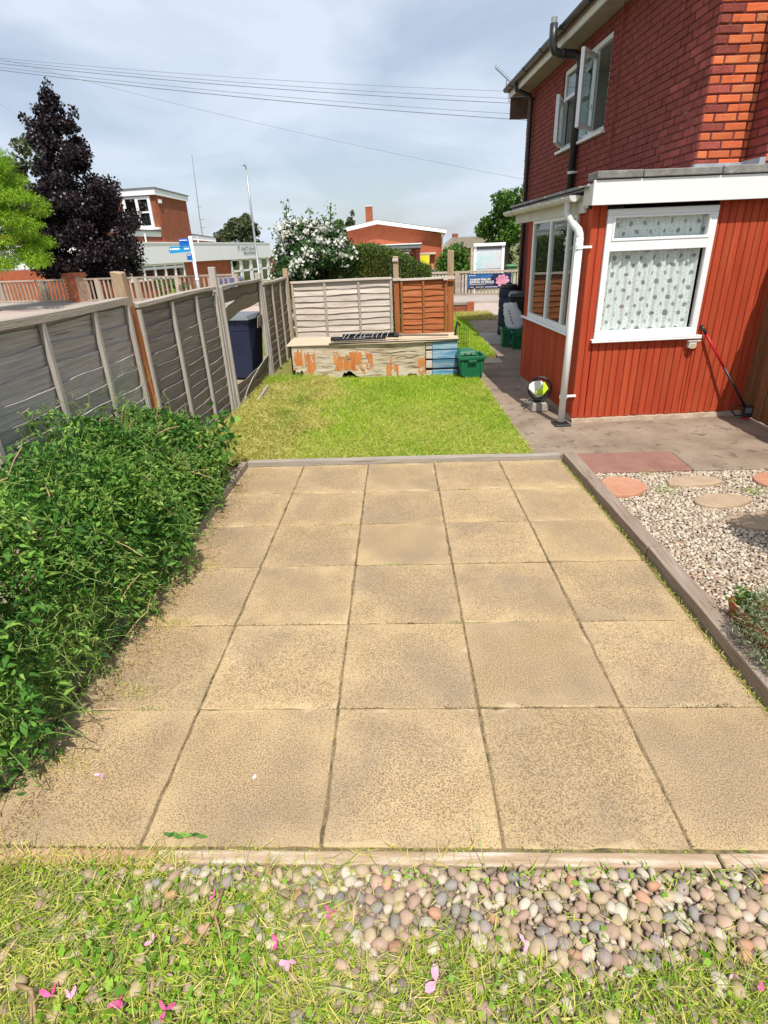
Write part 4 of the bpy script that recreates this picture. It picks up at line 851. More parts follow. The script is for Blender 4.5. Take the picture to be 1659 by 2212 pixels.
# wire mesh guard at the end of the box
WM = thing('wire_mesh', 'folded dark wire mesh guard standing behind the green recycling box', 'wire mesh', (.86, 8.98, 0))
wm = MB()
for i in range(7): wm.tube([(.0+.02*i, .0+.01*i, .02), (-.06+.03*i, .03*i, .70-.03*abs(i-3))], .003, 4)
for k in range(8): wm.tube([(-.05, 0, .1+.08*k), (.10, .12, .12+.07*k)], .003, 4)
wm.obj('wires', M_black_pl, WM); MB().tube([(-.06, 0, .02), (-.09, .02, .62), (-.06, .04, .74), (-.02, .05, .68)], .02, 6).obj('frame', M_black_pl, WM)

# ------------------------------------------------------------------ tools by the bay
def house_pt(x, y, z):
    c, s = math.cos(R(3.9)), math.sin(R(3.9)); return (1.784+x*c-y*s, 6.025+x*s+y*c, z)
bp_ = house_pt(-.20, .56, 0)
BK = tag(MB().hexa([(-.10, -.09, 0), (.10, -.09, 0), (.10, .09, 0), (-.10, .09, 0)], [(-.085, -.08, .095), (.085, -.08, .095), (.085, .08, .095), (-.085, .08, .095)]).obj('concrete_block', M_block, None, bevel=.01, loc=bp_), 'grey block on the path carrying the lime and white tool', 'block')
BK.rotation_euler = (0, 0, R(6))
TL = thing('garden_tool', 'black hooped garden tool with lime and white body sitting on the grey block', 'garden tool', (bp_[0]+.01, bp_[1]+.02, .096), R(-14)); TL.scale = (.84, .84, .84); TL.rotation_euler[0] = R(-16)
hp = MB()
for (r, yy, rad) in ((.155, -.02, .014), (.150, .05, .014)):
    hp.tube([(r*math.cos(2*PI*i/24), yy, .175+r*math.sin(2*PI*i/24)) for i in range(25)], rad, 6)
hp.obj('hoop', M_black_pl, TL, smooth=True)
dk = MB(); dk.tube([(0.02, .05, .15), (0.02, .0, .15)], .10, 16).obj('drum', M_black_pl, TL)
MB().prism([(-.15, .16), (-.02, .05), (.05, .07), (.10, .16), (.02, .28), (-.09, .27), (-.15, .22)], 'y', -.10, -.01).obj('casing', M_white_pl, TL, bevel=.02, segs=2)
MB().prism([(-.04, .08), (.05, .075), (.12, .17), (.06, .26), (.03, .25), (.04, .18), (-.03, .15)], 'y', -.14, -.085).obj('cover', M_lime_pl, TL, bevel=.012, segs=2)
MB().tube([(-.01, -.165, .125), (-.01, -.13, .125)], .032, 12).obj('cap', M_lime_pl, TL)
MB().box(.03, -.135, .15, .09, -.09, .21).obj('trigger', M_dark, TL)
cbl = MB(); cbl.tube([(-.10, -.02, .05), (-.15, -.05, .02), (-.17, -.08, -.04), (-.12, -.12, -.06), (-.16, -.15, -.09), (-.20, -.14, -.125)], .007, 6).tube([(-.05, -.05, .03), (-.10, -.10, -.02), (-.06, -.115, -.05)], .007, 6)
cbl.obj('cable', M_black_pl, TL)
ft = MB().box(-.08, -.06, 0, .08, .07, .045).obj('foot', M_black_pl, TL, bevel=.01)
# strimmer leaning against the bay
b0 = Vector(house_pt(1.83, -.17, .09)); b1 = Vector(house_pt(1.262, -.03, .93))
ST = thing('strimmer', 'red and black long handled strimmer leaning on the red boards', 'strimmer', tuple(b0))
d = b1-b0
MB().tube([d*.02, d*.55], .012, 8).obj('lower_shaft', M_black_pl, ST, smooth=True)
MB().tube([d*.54, d*.94], .0125, 8).obj('upper_shaft', M_red_pl, ST, smooth=True)
MB().tube([d*.94, d*.99, d*.99+Vector((-.02, .02, .04))], .016, 8).obj('grip', M_black_pl, ST, smooth=True)
hd = MB().hexa([(-.05, -.045, -.07), (.03, -.055, -.07), (.05, .03, -.07), (-.035, .04, -.07)], [(-.045, -.04, .04), (.035, -.04, .05), (.04, .035, .05), (-.03, .035, .04)]).obj('motor_head', M_black_pl, ST, bevel=.012, segs=2)
MB().box(-.035, -.052, -.02, .025, -.035, .035).obj('head_plate', M_bingrey, ST, bevel=.004)
MB().tube([(0, -.01, -.088), (0, -.01, -.06)], .04, 12).obj('line_spool', M_red_pl, ST)
MB().tube([(-.05, 0, .05), (-.13, .02, .05), (-.15, .03, .0), (-.10, .02, -.06), (-.05, .0, -.05)], .008, 6).obj('guard', M_black_pl, ST, smooth=True)
MB().tube([(.03, 0, .03), (.07, .02, .02), (.075, .02, -.05), (.04, 0, -.06)], .012, 6).obj('guard_arm', M_black_pl, ST, smooth=True)

# ------------------------------------------------------------------ gravel on the right, stepping stones, trough
def pebble_mesh(seed, m):
    r = random.Random(seed); bm = bmesh.new(); bmesh.ops.create_icosphere(bm, subdivisions=2, radius=.5)
    sx, sy, sz = 1.05, r.uniform(.62, .95), r.uniform(.42, .62); ph = [r.uniform(0, 6) for _ in range(3)]
    for v in bm.verts:
        k = 1+.15*math.sin(4*v.co.x+ph[0])+.13*math.sin(5*v.co.y+ph[1])+.06*math.sin(9*v.co.z+ph[2]); v.co = Vector((v.co.x*sx*k, v.co.y*sy*k, v.co.z*sz))
    for _ in range(7):
        nv = Vector((r.gauss(0, 1), r.gauss(0, 1), r.gauss(0, .7))).normalized(); dd = .5*r.uniform(.66, .9)*math.sqrt((nv.x*sx)**2+(nv.y*sy)**2+(nv.z*sz)**2)
        for v in bm.verts:
            e = v.co.dot(nv)-dd
            if e > 0: v.co -= nv*e*.8
    me = bpy.data.meshes.new('pebble'); bm.to_mesh(me); bm.free(); me.materials.append(m); me.polygons.foreach_set('use_smooth', [True]*len(me.polygons)); return me
def pack(poly, n_try, smin, smax, keep=None, dens=.80):
    """dart throwing with a grid: returns x, y, size"""
    P = sample(poly, n_try); Sz = smax-(smax-smin)*rng.random(n_try)**.45; order = np.argsort(-Sz)
    cell = smax; g = {}; out = []
    for i in order:
        x, y = P[i]; s = Sz[i]
        if keep is not None and rng.random() > keep(x, y): continue
        cx, cy = int(x//cell), int(y//cell); ok = True
        for a in (-1, 0, 1):
            for b in (-1, 0, 1):
                for (u, v, w) in g.get((cx+a, cy+b), ()):
                    if (u-x)**2+(v-y)**2 < (dens*(w+s)/2)**2: ok = False; break
                if not ok: break
            if not ok: break
        if ok: g.setdefault((cx, cy), []).append((x, y, s)); out.append((x, y, s))
    return out
def pebble_bed(bed, items, zc, mats_w, mixed, nmax=298):
    camv = np.array([0, 0, 1.8]); mes = []
    for mi, (m, w) in enumerate(mats_w):
        for k in range(4): mes.append((pebble_mesh(mi*10+k, m), w/4))
    ws = [w for _, w in mes]
    items = sorted(items, key=lambda p: -p[2]/math.hypot(p[0], p[1], 1.8) if abs(p[0]) < 1.0+.42*p[1] else 9)
    for (x, y, s) in items[:nmax]:
        me = random.choices(mes, ws)[0][0]
        o = link('pebble', me, bed, (x, y, zc(x, y)+s*.16), (random.uniform(-.25, .25), random.uniform(-.25, .25), random.uniform(0, 6.3))); o.scale = (s, s, s)
    rest = items[nmax:]
    if rest:
        bm_ = [np.array([v.co[:] for v in m.vertices]) for m, _ in mes[:4]]; fc = np.array([p.vertices[:] for p in mes[0][0].polygons]); Vs = []; va = []
        for (x, y, s) in rest:
            t = bm_[random.randrange(4)]; a = random.uniform(0, 6.3); c, s_ = math.cos(a), math.sin(a); e = random.uniform(-.25, .25)
            v = t*s; v = np.stack([v[:, 0]*c-v[:, 1]*s_, v[:, 0]*s_+v[:, 1]*c, v[:, 2]+v[:, 0]*e], 1)+np.array([x, y, zc(x, y)+s*.16]); Vs.append(v); va.append(np.full(len(v), random.random()))
        k = len(bm_[0]); Fs = np.concatenate([fc+i*k for i in range(len(rest))])
        stuff(link('pebbles', np_mesh('pebbles', np.concatenate(Vs), Fs, mixed, np.concatenate(va), smooth=True), bed))
GP = [(1.56, 1.0), (3.75, 1.0), (3.75, 4.47), (1.52, 4.47), (1.55, 3.1)]
gravel = struct(flat('gravel_bed', GP, -.005, M_grit, .05))
stones = {}
def stepping(label, pts, m, z=.035):
    o = MB().prism(pts, 'z', -.01, z).obj('stepping_stone', m, None, bevel=.012, segs=2); tag(o, label, 'stepping stone', 'stepping stones in the gravel'); return pts
def blob(pts, n=3):
    for _ in range(n):
        q = []
        for i in range(len(pts)):
            a, b = pts[i], pts[(i+1) % len(pts)]; q += [(a[0]*.75+b[0]*.25, a[1]*.75+b[1]*.25), (a[0]*.25+b[0]*.75, a[1]*.25+b[1]*.75)]
        pts = q
    return pts
SPS = [stepping('salmon red stepping stone nearest the sleeper', blob([(1.56, 4.32), (1.80, 4.36), (1.90, 4.14), (1.78, 3.99), (1.58, 3.93), (1.525, 4.06)], 2), M_stone_r),
       stepping('buff stepping stone just below the grey slab', blob([(2.08, 4.31), (2.46, 4.32), (2.50, 4.15), (2.04, 4.10)], 1), M_stone_b),
       stepping('oval buff stepping stone in the middle of the gravel', blob([(2.07, 3.84), (2.25, 3.96), (2.44, 3.95), (2.55, 3.85), (2.35, 3.72), (2.15, 3.71)], 2), M_stone_b),
       stepping('large buff stepping stone nearest the trough', blob([(2.12, 3.58), (2.62, 3.66), (2.66, 3.38), (2.28, 3.33)], 1), M_stone_b),
       stepping('salmon red stepping stone at the right edge of the gravel', blob([(2.70, 4.24), (2.92, 4.40), (3.16, 4.30), (3.05, 4.05), (2.80, 4.0)], 2), M_stone_r)]
o = MB().prism([(1.535, 4.485), (2.395, 4.495), (2.405, 4.965), (1.515, 4.965)], 'z', -.03, .018).obj('paving_slab', M_stone_m, None, bevel=.008); tag(o, 'maroon paving slab at the top of the gravel beside the sleeper', 'paving slab', 'wide slabs above the gravel')
o = MB().prism([(2.405, 4.495), (3.30, 4.50), (3.30, 4.965), (2.415, 4.965)], 'z', -.03, .014).obj('paving_slab', M_conc, None, bevel=.008); tag(o, 'grey brown paving slab right of the maroon slab', 'paving slab', 'wide slabs above the gravel')
def kp(x, y):
    p = np.array([[x, y]])
    for s in SPS:
        if inside(p, s)[0]: return 0.
    return 1.
items = pack([(1.57, 1.3), (3.6, 1.3), (3.6, 4.46), (1.53, 4.46), (1.57, 3.1)], 60000, .013, .036, kp, .60)
pebble_bed(gravel, items, lambda x, y: .006, ((M_peb[0], 3), (M_peb[2], 4), (M_peb[3], 2), (M_peb[5], .5), (M_peb[4], .4)), M_pebble_w)
TR = thing('planter_trough', 'terracotta trough with a silvery bushy plant beside the sleeper', 'planter', (1.72, 1.95, .0))
tw, tl_, th = .13, .46, .15
def ring(w_, l_, z): return [(-w_, -l_, z), (w_, -l_, z), (w_, l_, z), (-w_, l_, z)]
t_ = MB(); o0, o1, i1, i0 = ring(tw*.8, tl_*.93, 0), ring(tw, tl_, th), ring(tw-.015, tl_-.015, th), ring(tw-.02, tl_-.02, th-.05)
t_.add(o0+o1+i1+i0, [(3, 2, 1, 0)]+[(j, (j+1) % 4, 4+(j+1) % 4, 4+j) for j in range(4)]+[(4+j, 4+(j+1) % 4, 8+(j+1) % 4, 8+j) for j in range(4)]+[(8+j, 8+(j+1) % 4, 12+(j+1) % 4, 12+j) for j in range(4)]+[(12, 13, 14, 15)])
t_.obj('trough', M_terra, TR)
n = 15000; u = rng.random((n, 3)); P = np.stack([(u[:, 0]-.56)*.40, (u[:, 1]-.5)*.90, .07+.29*u[:, 2]], 1)
P = P[(((P[:, 0]+.02)/.21)**2+((P[:, 1])/.46)**2+((P[:, 2]-.10)/.27)**2 < 1+.35*np.sin(9*P[:, 1])*.6)]; n = len(P)
scatter('foliage', M_lav, P, rdir(n, .9), rng.uniform(.018, .04, n), rng.uniform(.005, .010, n), T_LEAF, parent=TR)
n = 420; P = np.stack([rng.normal(-.08, .03, n), rng.normal(.39, .03, n), rng.uniform(.10, .22, n)], 1)
scatter('bright_foliage', M_mid_t, P, rdir(n, .6), rng.uniform(.015, .03, n), rng.uniform(.008, .016, n), T_BROAD, parent=TR)
st_ = MB()
for i in range(45):
    x, y = random.uniform(-.08, .08), random.uniform(-.4, .4); st_.tube([(x, y, .10), (x*1.3+random.uniform(-.05, .05), y+random.uniform(-.05, .05), .24)], .003, 4)
st_.obj('stem', M_deadst, TR)

# ------------------------------------------------------------------ pebbles at the bottom of the frame
pebbed = struct(flat('pebble_strip', [(-1.3, .3), (1.9, .3), (1.9, 1.132), (-1.3, 1.132)], -.006, M_grit, .02))
def pedge(x): return .915+.025*np.sin(7*x)+.02*np.sin(17*x+1)-.10*np.exp(-((x-.42)/.13)**2)-.03*np.clip(x-.5, 0, 1)
def pk(x, y):
    edge = float(pedge(x))-.05
    if x > -.30+.10*math.sin(30*y)+(y-1)*-.6: return 1. if y > edge+.05 else (.10 if y > .70 else .04)
    return (.55 if y > 1.03+.03*math.sin(9*x) else (.14 if y > .92 else .05)) if x > -.85 else .06
items = pack([(-1.2, .35), (1.85, .35), (1.85, 1.125), (-1.2, 1.125)], 36000, .012, .058, pk, .58)
pebble_bed(pebbed, items, lambda x, y: .004, ((M_peb[0], 4), (M_peb[1], 1.6), (M_peb[2], 2.5), (M_peb[3], 2), (M_peb[4], .6), (M_peb[5], 1.3)), M_pebble2)

# ------------------------------------------------------------------ grass
def blades(name, m, poly, n, l0, l1, w0, w1, tilt, z=0., tmpl=T_BLADE, dens=None, parent=None):
    P2 = sample(poly, n)
    if dens is not None: P2 = P2[rng.random(len(P2)) < dens(P2[:, 0], P2[:, 1])]
    k = len(P2); a = rng.random(k)*2*PI; tl = np.clip(rng.normal(tilt, .35, k), 0, 1.45)
    D = np.stack([np.sin(tl)*np.cos(a), np.sin(tl)*np.sin(a), np.cos(tl)], 1)
    P = np.column_stack([P2, np.full(k, z)+rng.random(k)*.004])
    return stuff(scatter(name, m, P, D, rng.uniform(l0, l1, k), rng.uniform(w0, w1, k), tmpl, parent=parent))
LW = [(-1.29, 4.97), (1.17, 4.97), (1.08, 8.7), (-1.29, 8.7)]
LW2 = [(-1.75, 4.97)]+LW[1:3]+[(-1.75, 8.7)]
wob = lambda x, y: .18*np.sin(4.1*y+2*x)+.12*np.sin(9.3*y-3*x+1)
blades('lawn_grass', M_grassg, LW2, 88000, .022, .06, .004, .008, .85, dens=lambda x, y: np.clip((x+1.45+wob(x, y))/.45, .06, 1))
blades('lawn_clippings', M_hay, LW, 34000, .03, .07, .003, .006, 1.3, .014, dens=lambda x, y: np.clip(.55+.5*np.sin(3.1*x+1)*np.sin(2.3*y)-.25*(y-6.2), .08, 1))
LC = [(-2.12, 4.9), (-1.25, 4.97), (-1.27, 8.75), (-2.12, 8.75)]
for q in range(46):
    hx, hy = rng.uniform(-2.05, -1.25), rng.uniform(5.1, 8.6); k_ = 420; rr_ = rng.uniform(.08, .2); PP_ = rng.normal(size=(k_, 3))*np.array([rr_, rr_, .03]); PP_[:, 2] = np.abs(PP_[:, 2])+.02+.05*np.exp(-(PP_[:, 0]**2+PP_[:, 1]**2)/(rr_*rr_)); PP_[:, 0] = np.clip(PP_[:, 0]+hx, -2.1, -.9); PP_[:, 1] += hy
    PP_ = PP_[(PP_[:, 1] > 4.98) & (PP_[:, 1] < 8.64)]; stuff(scatter('clipping_heap', M_hay if q % 4 else M_grass, PP_, rdir(len(PP_), .1), rng.uniform(.04, .10, len(PP_)), rng.uniform(.004, .009, len(PP_)), T_LEAF))
LC2 = [LC[0], (-.75, 4.97), (-.8, 8.72), LC[3]]
blades('cut_grass', M_hay, LC2, 52000, .03, .085, .004, .008, 1.15, .02, dens=lambda x, y: np.clip((-.95-x-wob(x, y))/.5, .04, 1))
blades('rough_grass', M_grass, LC, 16000, .03, .09, .004, .009, .8)
blades('rough_grass', M_grassg, [(-2.12, 8.3), (-1.2, 8.3), (-1.2, 8.7), (-2.12, 8.7)], 4000, .05, .13, .005, .010, .6)
blades('verge_grass', M_grassg, [(.86, 10.05), (1.60, 10.35), (1.60, 17.2), (.95, 17.2)], 34000, .03, .07, .006, .012, .75)
blades('front_grass', M_grass, [(-3, 11.1), (1.0, 11.1), (1.0, 17.2), (-3, 17.2)], 15000, .04, .08, .008, .014, .75)
blades('verge_weeds', M_hay, [(1.0, 15.5), (2.4, 15.5), (2.4, 17.2), (1.0, 17.2)], 5000, .05, .12, .008, .014, .6)
blades('verge_weeds', M_hay, [(-4.55, 12.35), (-3.65, 12.35), (-3.65, 13.55), (-4.55, 13.55)], 5000, .05, .12, .008, .014, .6)
def fd(x, y):
    peb = (x > -.18) & (y > pedge(x)+.01)
    left = np.where((x > -.85) & (y > 1.03+.03*np.sin(9*x)), .45, 1.)
    return np.where(peb, .10+.10*np.clip((x-1.0)/.2, 0, 1), left)
FB = [(-1.9, .15), (2.0, .15), (2.0, 1.135), (-1.9, 1.135)]
blades('front_grass', M_grassg, FB, 44000, .02, .06, .0022, .0048, .95, 0, T_BENT, fd)
blades('front_clippings', M_hay, FB, 20000, .02, .085, .0018, .004, 1.4, .014, T_BENT, fd)
blades('front_clippings', M_hay, [(-1.6, 1.10), (.2, 1.10), (.2, 1.20), (-1.6, 1.20)], 1100, .02, .08, .0016, .003, 1.4, .012, T_BENT, lambda x, y: np.where(x < -.7, 1., .35))
blades('front_clippings', M_vine, FB, 2600, .05, .16, .0022, .004, 1.3, .016, T_BENT, lambda x, y: fd(x, y)*.8+.1)
def weeds(poly, n, s0, s1, dens=None, z=.012):
    P2 = sample(poly, n)
    if dens is not None: P2 = P2[rng.random(len(P2)) < dens(P2[:, 0], P2[:, 1])]
    k = len(P2); P = np.column_stack([P2, z+rng.random(k)*.03]); return stuff(scatter('weed_leaves', M_weed, P, rdir(k, .25), rng.uniform(s0, s1, k), rng.uniform(s0*.6, s1*.6, k), T_BROAD))
weeds(FB, 4200, .012, .032, lambda x, y: fd(x, y)*np.clip(.55+.6*np.sin(6*x+2)*np.sin(5*y), .1, 1))
weeds([(-1.0, .35), (-.45, .35), (-.45, .95), (-1.0, 1.05)], 700, .018, .04)
weeds([(-.15, 1.06), (1.2, 1.06), (1.2, 1.13), (-.15, 1.13)], 160, .01, .022)
# debris and moss in joints, weeds by the sleeper and bush edge
def joint_line(n, f, m, s0, s1, name, z=.004):
    t = rng.random(n); P = np.array([f(a) for a in t]); P = P+rng.normal(size=P.shape)*np.array([.006, .006, 0]); k = n
    P[:, 2] = z; return stuff(scatter(name, m, P, rdir(k, .35), rng.uniform(s0, s1, k), rng.uniform(.002, .006, k), T_LEAF))
def sleeper_x(y): return 1.394+(4.84-y)*.0375 if y > 3.08 else 1.462+(3.08-y)*.0125
joint_line(1500, lambda t: (sleeper_x(1.3+3.5*t)-.018, 1.3+3.5*t, 0), M_hay, .01, .035, 'joint_weeds')
joint_line(420, lambda t: (sleeper_x(1.3+3.5*t)-.02, 1.3+3.5*t, 0), M_weed, .01, .03, 'joint_weeds')
for y in rows[1:6]:
    joint_line(70, lambda t: (-1.5+2.95*t, y, 0), M_hay, .006, .018, 'joint_debris', 0)
    for q in range(5):
        c0 = random.uniform(-1.45, 1.2); joint_line(60, lambda t: (c0+.25*t, y, 0), M_dirt, .004, .012, 'joint_debris', 0)
    c0 = random.uniform(-1.3, 1.3); joint_line(40, lambda t: (c0+.12*t, y, 0), M_weed, .006, .02, 'joint_weeds', 0)
for c in range(1, 5):
    joint_line(420, lambda t: (cols(1.2+3.6*t)[c], 1.2+3.6*t, 0), M_dirt, .004, .013, 'joint_debris', -.002)
    joint_line(90, lambda t: (cols(1.2+3.6*t)[c], 1.2+3.6*t, 0), M_hay, .004, .014, 'joint_debris', -.003)
joint_line(500, lambda t: (-1.5+2.9*t, 4.868, 0), M_hay, .008, .03, 'joint_weeds', .004)
joint_line(300, lambda t: (1.2+1.9*t, 4.975, 0), M_hay, .006, .02, 'joint_debris', .0)
joint_line(500, lambda t: (-1.0+2.6*t, 1.196, 0), M_grassg, .006, .02, 'joint_weeds', .0)
M_redsoil = mat('red_soil_crumb', [(.30, .15, .075), (.46, .27, .15)], scale=20, rough=.95, coord='World')
for m_, n_, w_ in ((M_redsoil, 2600, .07), (M_hay, 700, .06), (M_dirt, 1500, .05)):
    yy = rng.uniform(1.22, 4.7, n_); xx = np.interp(yy, [1.2, 2.2, 3.2, 4.7], [-1.46, -1.42, -1.45, -1.48])+np.abs(rng.normal(0, w_, n_))*(1+.9*np.sin(5*yy)**2)
    stuff(scatter('spilled_soil' if m_ != M_hay else 'dry_clippings', m_, np.column_stack([xx, yy, np.full(n_, .004)]), rdir(n_, .2), rng.uniform(.004, .012, n_)*(3 if m_ == M_hay else 1), rng.uniform(.003, .007, n_), T_LEAF))
for q in range(9):
    c_ = np.array([rng.uniform(-1.3, 1.3), rng.uniform(1.4, 4.6)]); n_ = 40; P_ = np.column_stack([rng.normal(c_[0], .03, n_), rng.normal(c_[1], .02, n_), np.full(n_, .004)]); stuff(scatter('crumbs', M_dirt, P_, rdir(n_, .2), rng.uniform(.003, .010, n_), rng.uniform(.002, .005, n_), T_LEAF))
for (cx, cy) in ((-1.28, 1.93), (-1.30, 2.44), (-1.33, 3.06), (1.98, 4.43), (-1.38, 1.55)):
    n = 160; P = np.column_stack([rng.normal(cx, .06, n), rng.normal(cy, .025, n), rng.uniform(.002, .015, n)]); stuff(scatter('dry_clippings', M_hay, P, rdir(n, .1), rng.uniform(.015, .05, n), rng.uniform(.002, .004, n), T_LEAF))
n = 500; P = np.column_stack([rng.uniform(1.55, 3.0, n), rng.uniform(3.3, 4.45, n), np.full(n, .015)]); kk = rng.random(n) < .35
stuff(scatter('gravel_weeds', M_hay, P[kk], rdir(kk.sum(), .4), rng.uniform(.01, .03, kk.sum()), rng.uniform(.003, .006, kk.sum()), T_LEAF))
for cx, cy in ((1.97, 4.02), (2.62, 3.98)):
    n = 90; P = np.column_stack([rng.normal(cx, .05, n), rng.normal(cy, .04, n), rng.uniform(.01, .06, n)]); stuff(scatter('gravel_weeds', M_weed, P, rdir(n, .7), rng.uniform(.015, .04, n), rng.uniform(.004, .009, n), T_LEAF))

# ------------------------------------------------------------------ the bush on the left
BU = thing('green_bush', 'sprawling dark green leafy bush with pale trailing strands beside the patio', 'bush', (-1.9, 2.6, 0))
bx, by = -1.9, 2.6
def top_h(y): return np.interp(y, [.2, 1.0, 2.0, 3.0, 3.8, 4.4, 4.72, 4.85], [.95, .95, .96, .91, .79, .60, .40, .12])
def right_x(y): return np.interp(y, [.2, 1.2, 2.2, 3.2, 4.0, 4.6, 4.85], [-1.64, -1.57, -1.42, -1.43, -1.51, -1.65, -1.86])+.05*np.sin(5*y)+.03*np.sin(13*y+1)
def bush_pts(n, depth):
    y = rng.uniform(.3, 4.85, n); a = rng.random(n)*PI*.5*1.08; H_ = top_h(y)*(1+.06*np.sin(6*y+2)+.05*np.sin(17*y)); wd = right_x(y)+2.1
    ca, sa = np.cos(a), np.sin(a); e = .62
    rr = 1-depth*rng.random(n)**1.6
    lump = 1+.05*np.sin(9*y+3*a)+.04*np.sin(23*y-7*a)
    x = -2.1+wd*np.sign(ca)*np.abs(ca)**e*rr*lump; z = np.maximum(.01, H_*np.abs(sa)**e*rr*lump)
    return np.stack([x, y, z], 1), np.stack([np.cos(a), .15*rng.normal(size=n), np.sin(a)], 1)
n = 84000; P, Nn = bush_pts(n, .42)
D = rdir(n)*.85+Nn*.75+np.array([0, -.05, -.12])
L_ = rng.uniform(.020, .054, n); pat = .5+.5*np.sin(5.3*P[:, 1]+4*P[:, 2])*np.sin(7*P[:, 2]-3*P[:, 1]+2)+.3*np.sin(13*P[:, 1]+1); V_ = np.clip(rng.normal(.27, .20, n)+.30*pat, 0, 1)
L_ = L_*rng.choice([.6, 1, 1, 1.25], n)
O = np.array([bx, by, 0])
rank = np.argsort(-(L_/np.linalg.norm(P-np.array([0, 0, 1.8]), axis=1)*(P[:, 1] > 1.25)*(P[:, 0] > -1.15-.33*P[:, 1])*(np.linalg.norm(P-np.array([0, 0, 1.8]), axis=1) < np.linalg.norm(P-np.array([0, 0, 1.8]), axis=1)+1)))
big = rank[:240]; rest_ = rank[240:]
scatter('foliage', M_leaf, P[rest_]-O, D[rest_], L_[rest_], L_[rest_]*rng.uniform(.34, .62, len(rest_)), T_LEAF, V_[rest_], BU)['kind'] = 'stuff'
lms = []
for k in range(6):
    t = T_LEAF[0]*np.array([.5, 1, 1]); vv = np.array([[0, 0, 0], [.17, .22, .05], [.19, .50, .06], [0, 1, -.14], [-.19, .50, .06], [-.17, .22, .05], [0, .25, .0], [0, .55, .01]])
    me = np_mesh('leaf', vv, np.array([[0, 1, 6, 0], [1, 2, 7, 6], [2, 3, 7, 7], [0, 6, 5, 5], [6, 7, 4, 5], [7, 3, 4, 4]])[[1, 4]], M_leaf, np.full(8, .2+.1*k))
    me2 = bpy.data.meshes.new('leaf'); me2.from_pydata([tuple(v) for v in vv], [], [(0, 1, 6), (1, 2, 7, 6), (2, 3, 7), (0, 6, 5), (6, 7, 4, 5), (7, 3, 4)])
    a = me2.attributes.new('var', 'FLOAT', 'POINT'); a.data.foreach_set('value', [.2+.1*k]*8); me2.materials.append(M_leaf); me2.polygons.foreach_set('use_smooth', [True]*6); lms.append(me2)
for i in big:
    d_ = Vector(D[i]).normalized(); q = d_.to_track_quat('Y', 'Z'); o = link('leaf', lms[random.randrange(6)], BU, Vector(P[i]-O)+Vector(Nn[i])*.015, q.to_euler()); o.scale = (L_[i]*1.0,)*3
# trailing cleavers: strands and whorls
n = 700; P, Nn = bush_pts(n, .02); VS = []; WP = []; WD = []; stm = MB()
for i in range(n):
    p = Vector(P[i]-O)+Vector(Nn[i])*.01; d_ = (Vector(Nn[i])*.35+Vector(rng.normal(size=3))*.8+Vector((.2, -.2, -.1))).normalized(); pts = [p]
    for k in range(5):
        d_ = (d_+Vector(rng.normal(size=3))*.18+Vector((0, 0, -.10))).normalized(); p = p+d_*.035; pts.append(p)
        if k % 2 == 0:
            for w in range(5): WP.append(p); WD.append(Vector(rng.normal(size=3))+d_*.3)
    stm.tube(pts, .0018, 3, caps=False)
stuff(stm.obj('trailing_stem', M_vine, BU))
scatter('whorl_leaves', M_vine, np.array(WP), np.array(WD), rng.uniform(.012, .032, len(WP)), rng.uniform(.004, .008, len(WP)), T_LEAF, parent=BU)['kind'] = 'stuff'
# low clump of light foliage near the camera, seed heads, dry stems
n = 9000; y = rng.uniform(1.0, 2.35, n); P = np.stack([-1.52+.16*rng.normal(size=n), y, np.abs(rng.normal(.28, .16, n))], 1); P = P[(P[:, 0] < right_x(P[:, 1])+.03) & (P[:, 0] > -2)]
scatter('light_foliage', M_vine, P-O, rdir(len(P), .1), rng.uniform(.02, .07, len(P)), rng.uniform(.003, .008, len(P)), T_LEAF, parent=BU)['kind'] = 'stuff'
n = 110; P, Nn = bush_pts(n, .02); dr = MB()
for i in range(70):
    p = Vector(P[i]-O); d_ = Vector((random.uniform(-.6, .8), random.uniform(-.8, .5), random.uniform(-.2, .9))).normalized(); dr.tube([p, p+d_*.08, p+d_*.16+Vector((0, 0, -.02))], .003, 4)
stuff(dr.obj('dry_stem', M_deadst, BU))
fl = scatter('faded_flower', M_petal2, P[:90]-O+Nn[:90]*.02, rdir(90, -.2), rng.uniform(.015, .03, 90), rng.uniform(.006, .012, 90), T_LEAF, parent=BU); stuff(fl)
sm = MB()
for i in range(60):
    y = random.uniform(.6, 4.6); sm.tube([(-1.95-bx, y-by, 0), (-1.85-bx, y-by+random.uniform(-.1, .1), .3), (random.uniform(-1.9, -1.5)-bx, y-by+random.uniform(-.3, .3), .7*float(top_h(y)))], .006, 4)
sm.obj('stem', M_deadst, BU)
# pale cut straw leaning on the fence behind the bush
n = 260; P = np.column_stack([rng.normal(-2.06, .04, n), rng.uniform(2.9, 4.5, n), rng.uniform(.75, 1.02, n)-.0]); stuff(scatter('dry_clippings', M_vine, P, rdir(n, .8), rng.uniform(.06, .18, n), rng.uniform(.002, .004, n), T_LEAF))
bl = np.array([[-1.62, 4.55], [-1.70, 4.70], [-1.58, 4.40], [-1.66, 4.62]])
n = 70; P = np.column_stack([rng.normal(-1.60, .07, n), rng.normal(4.5, .14, n), rng.uniform(.22, .62, n)]); scatter('large_leaf', M_leaf, P-O, rdir(n, .2)+np.array([.6, -.2, 0]), rng.uniform(.07, .12, n), rng.uniform(.04, .07, n), T_BROAD, np.clip(rng.normal(.35, .1, n), 0, 1), BU)['kind'] = 'stuff'
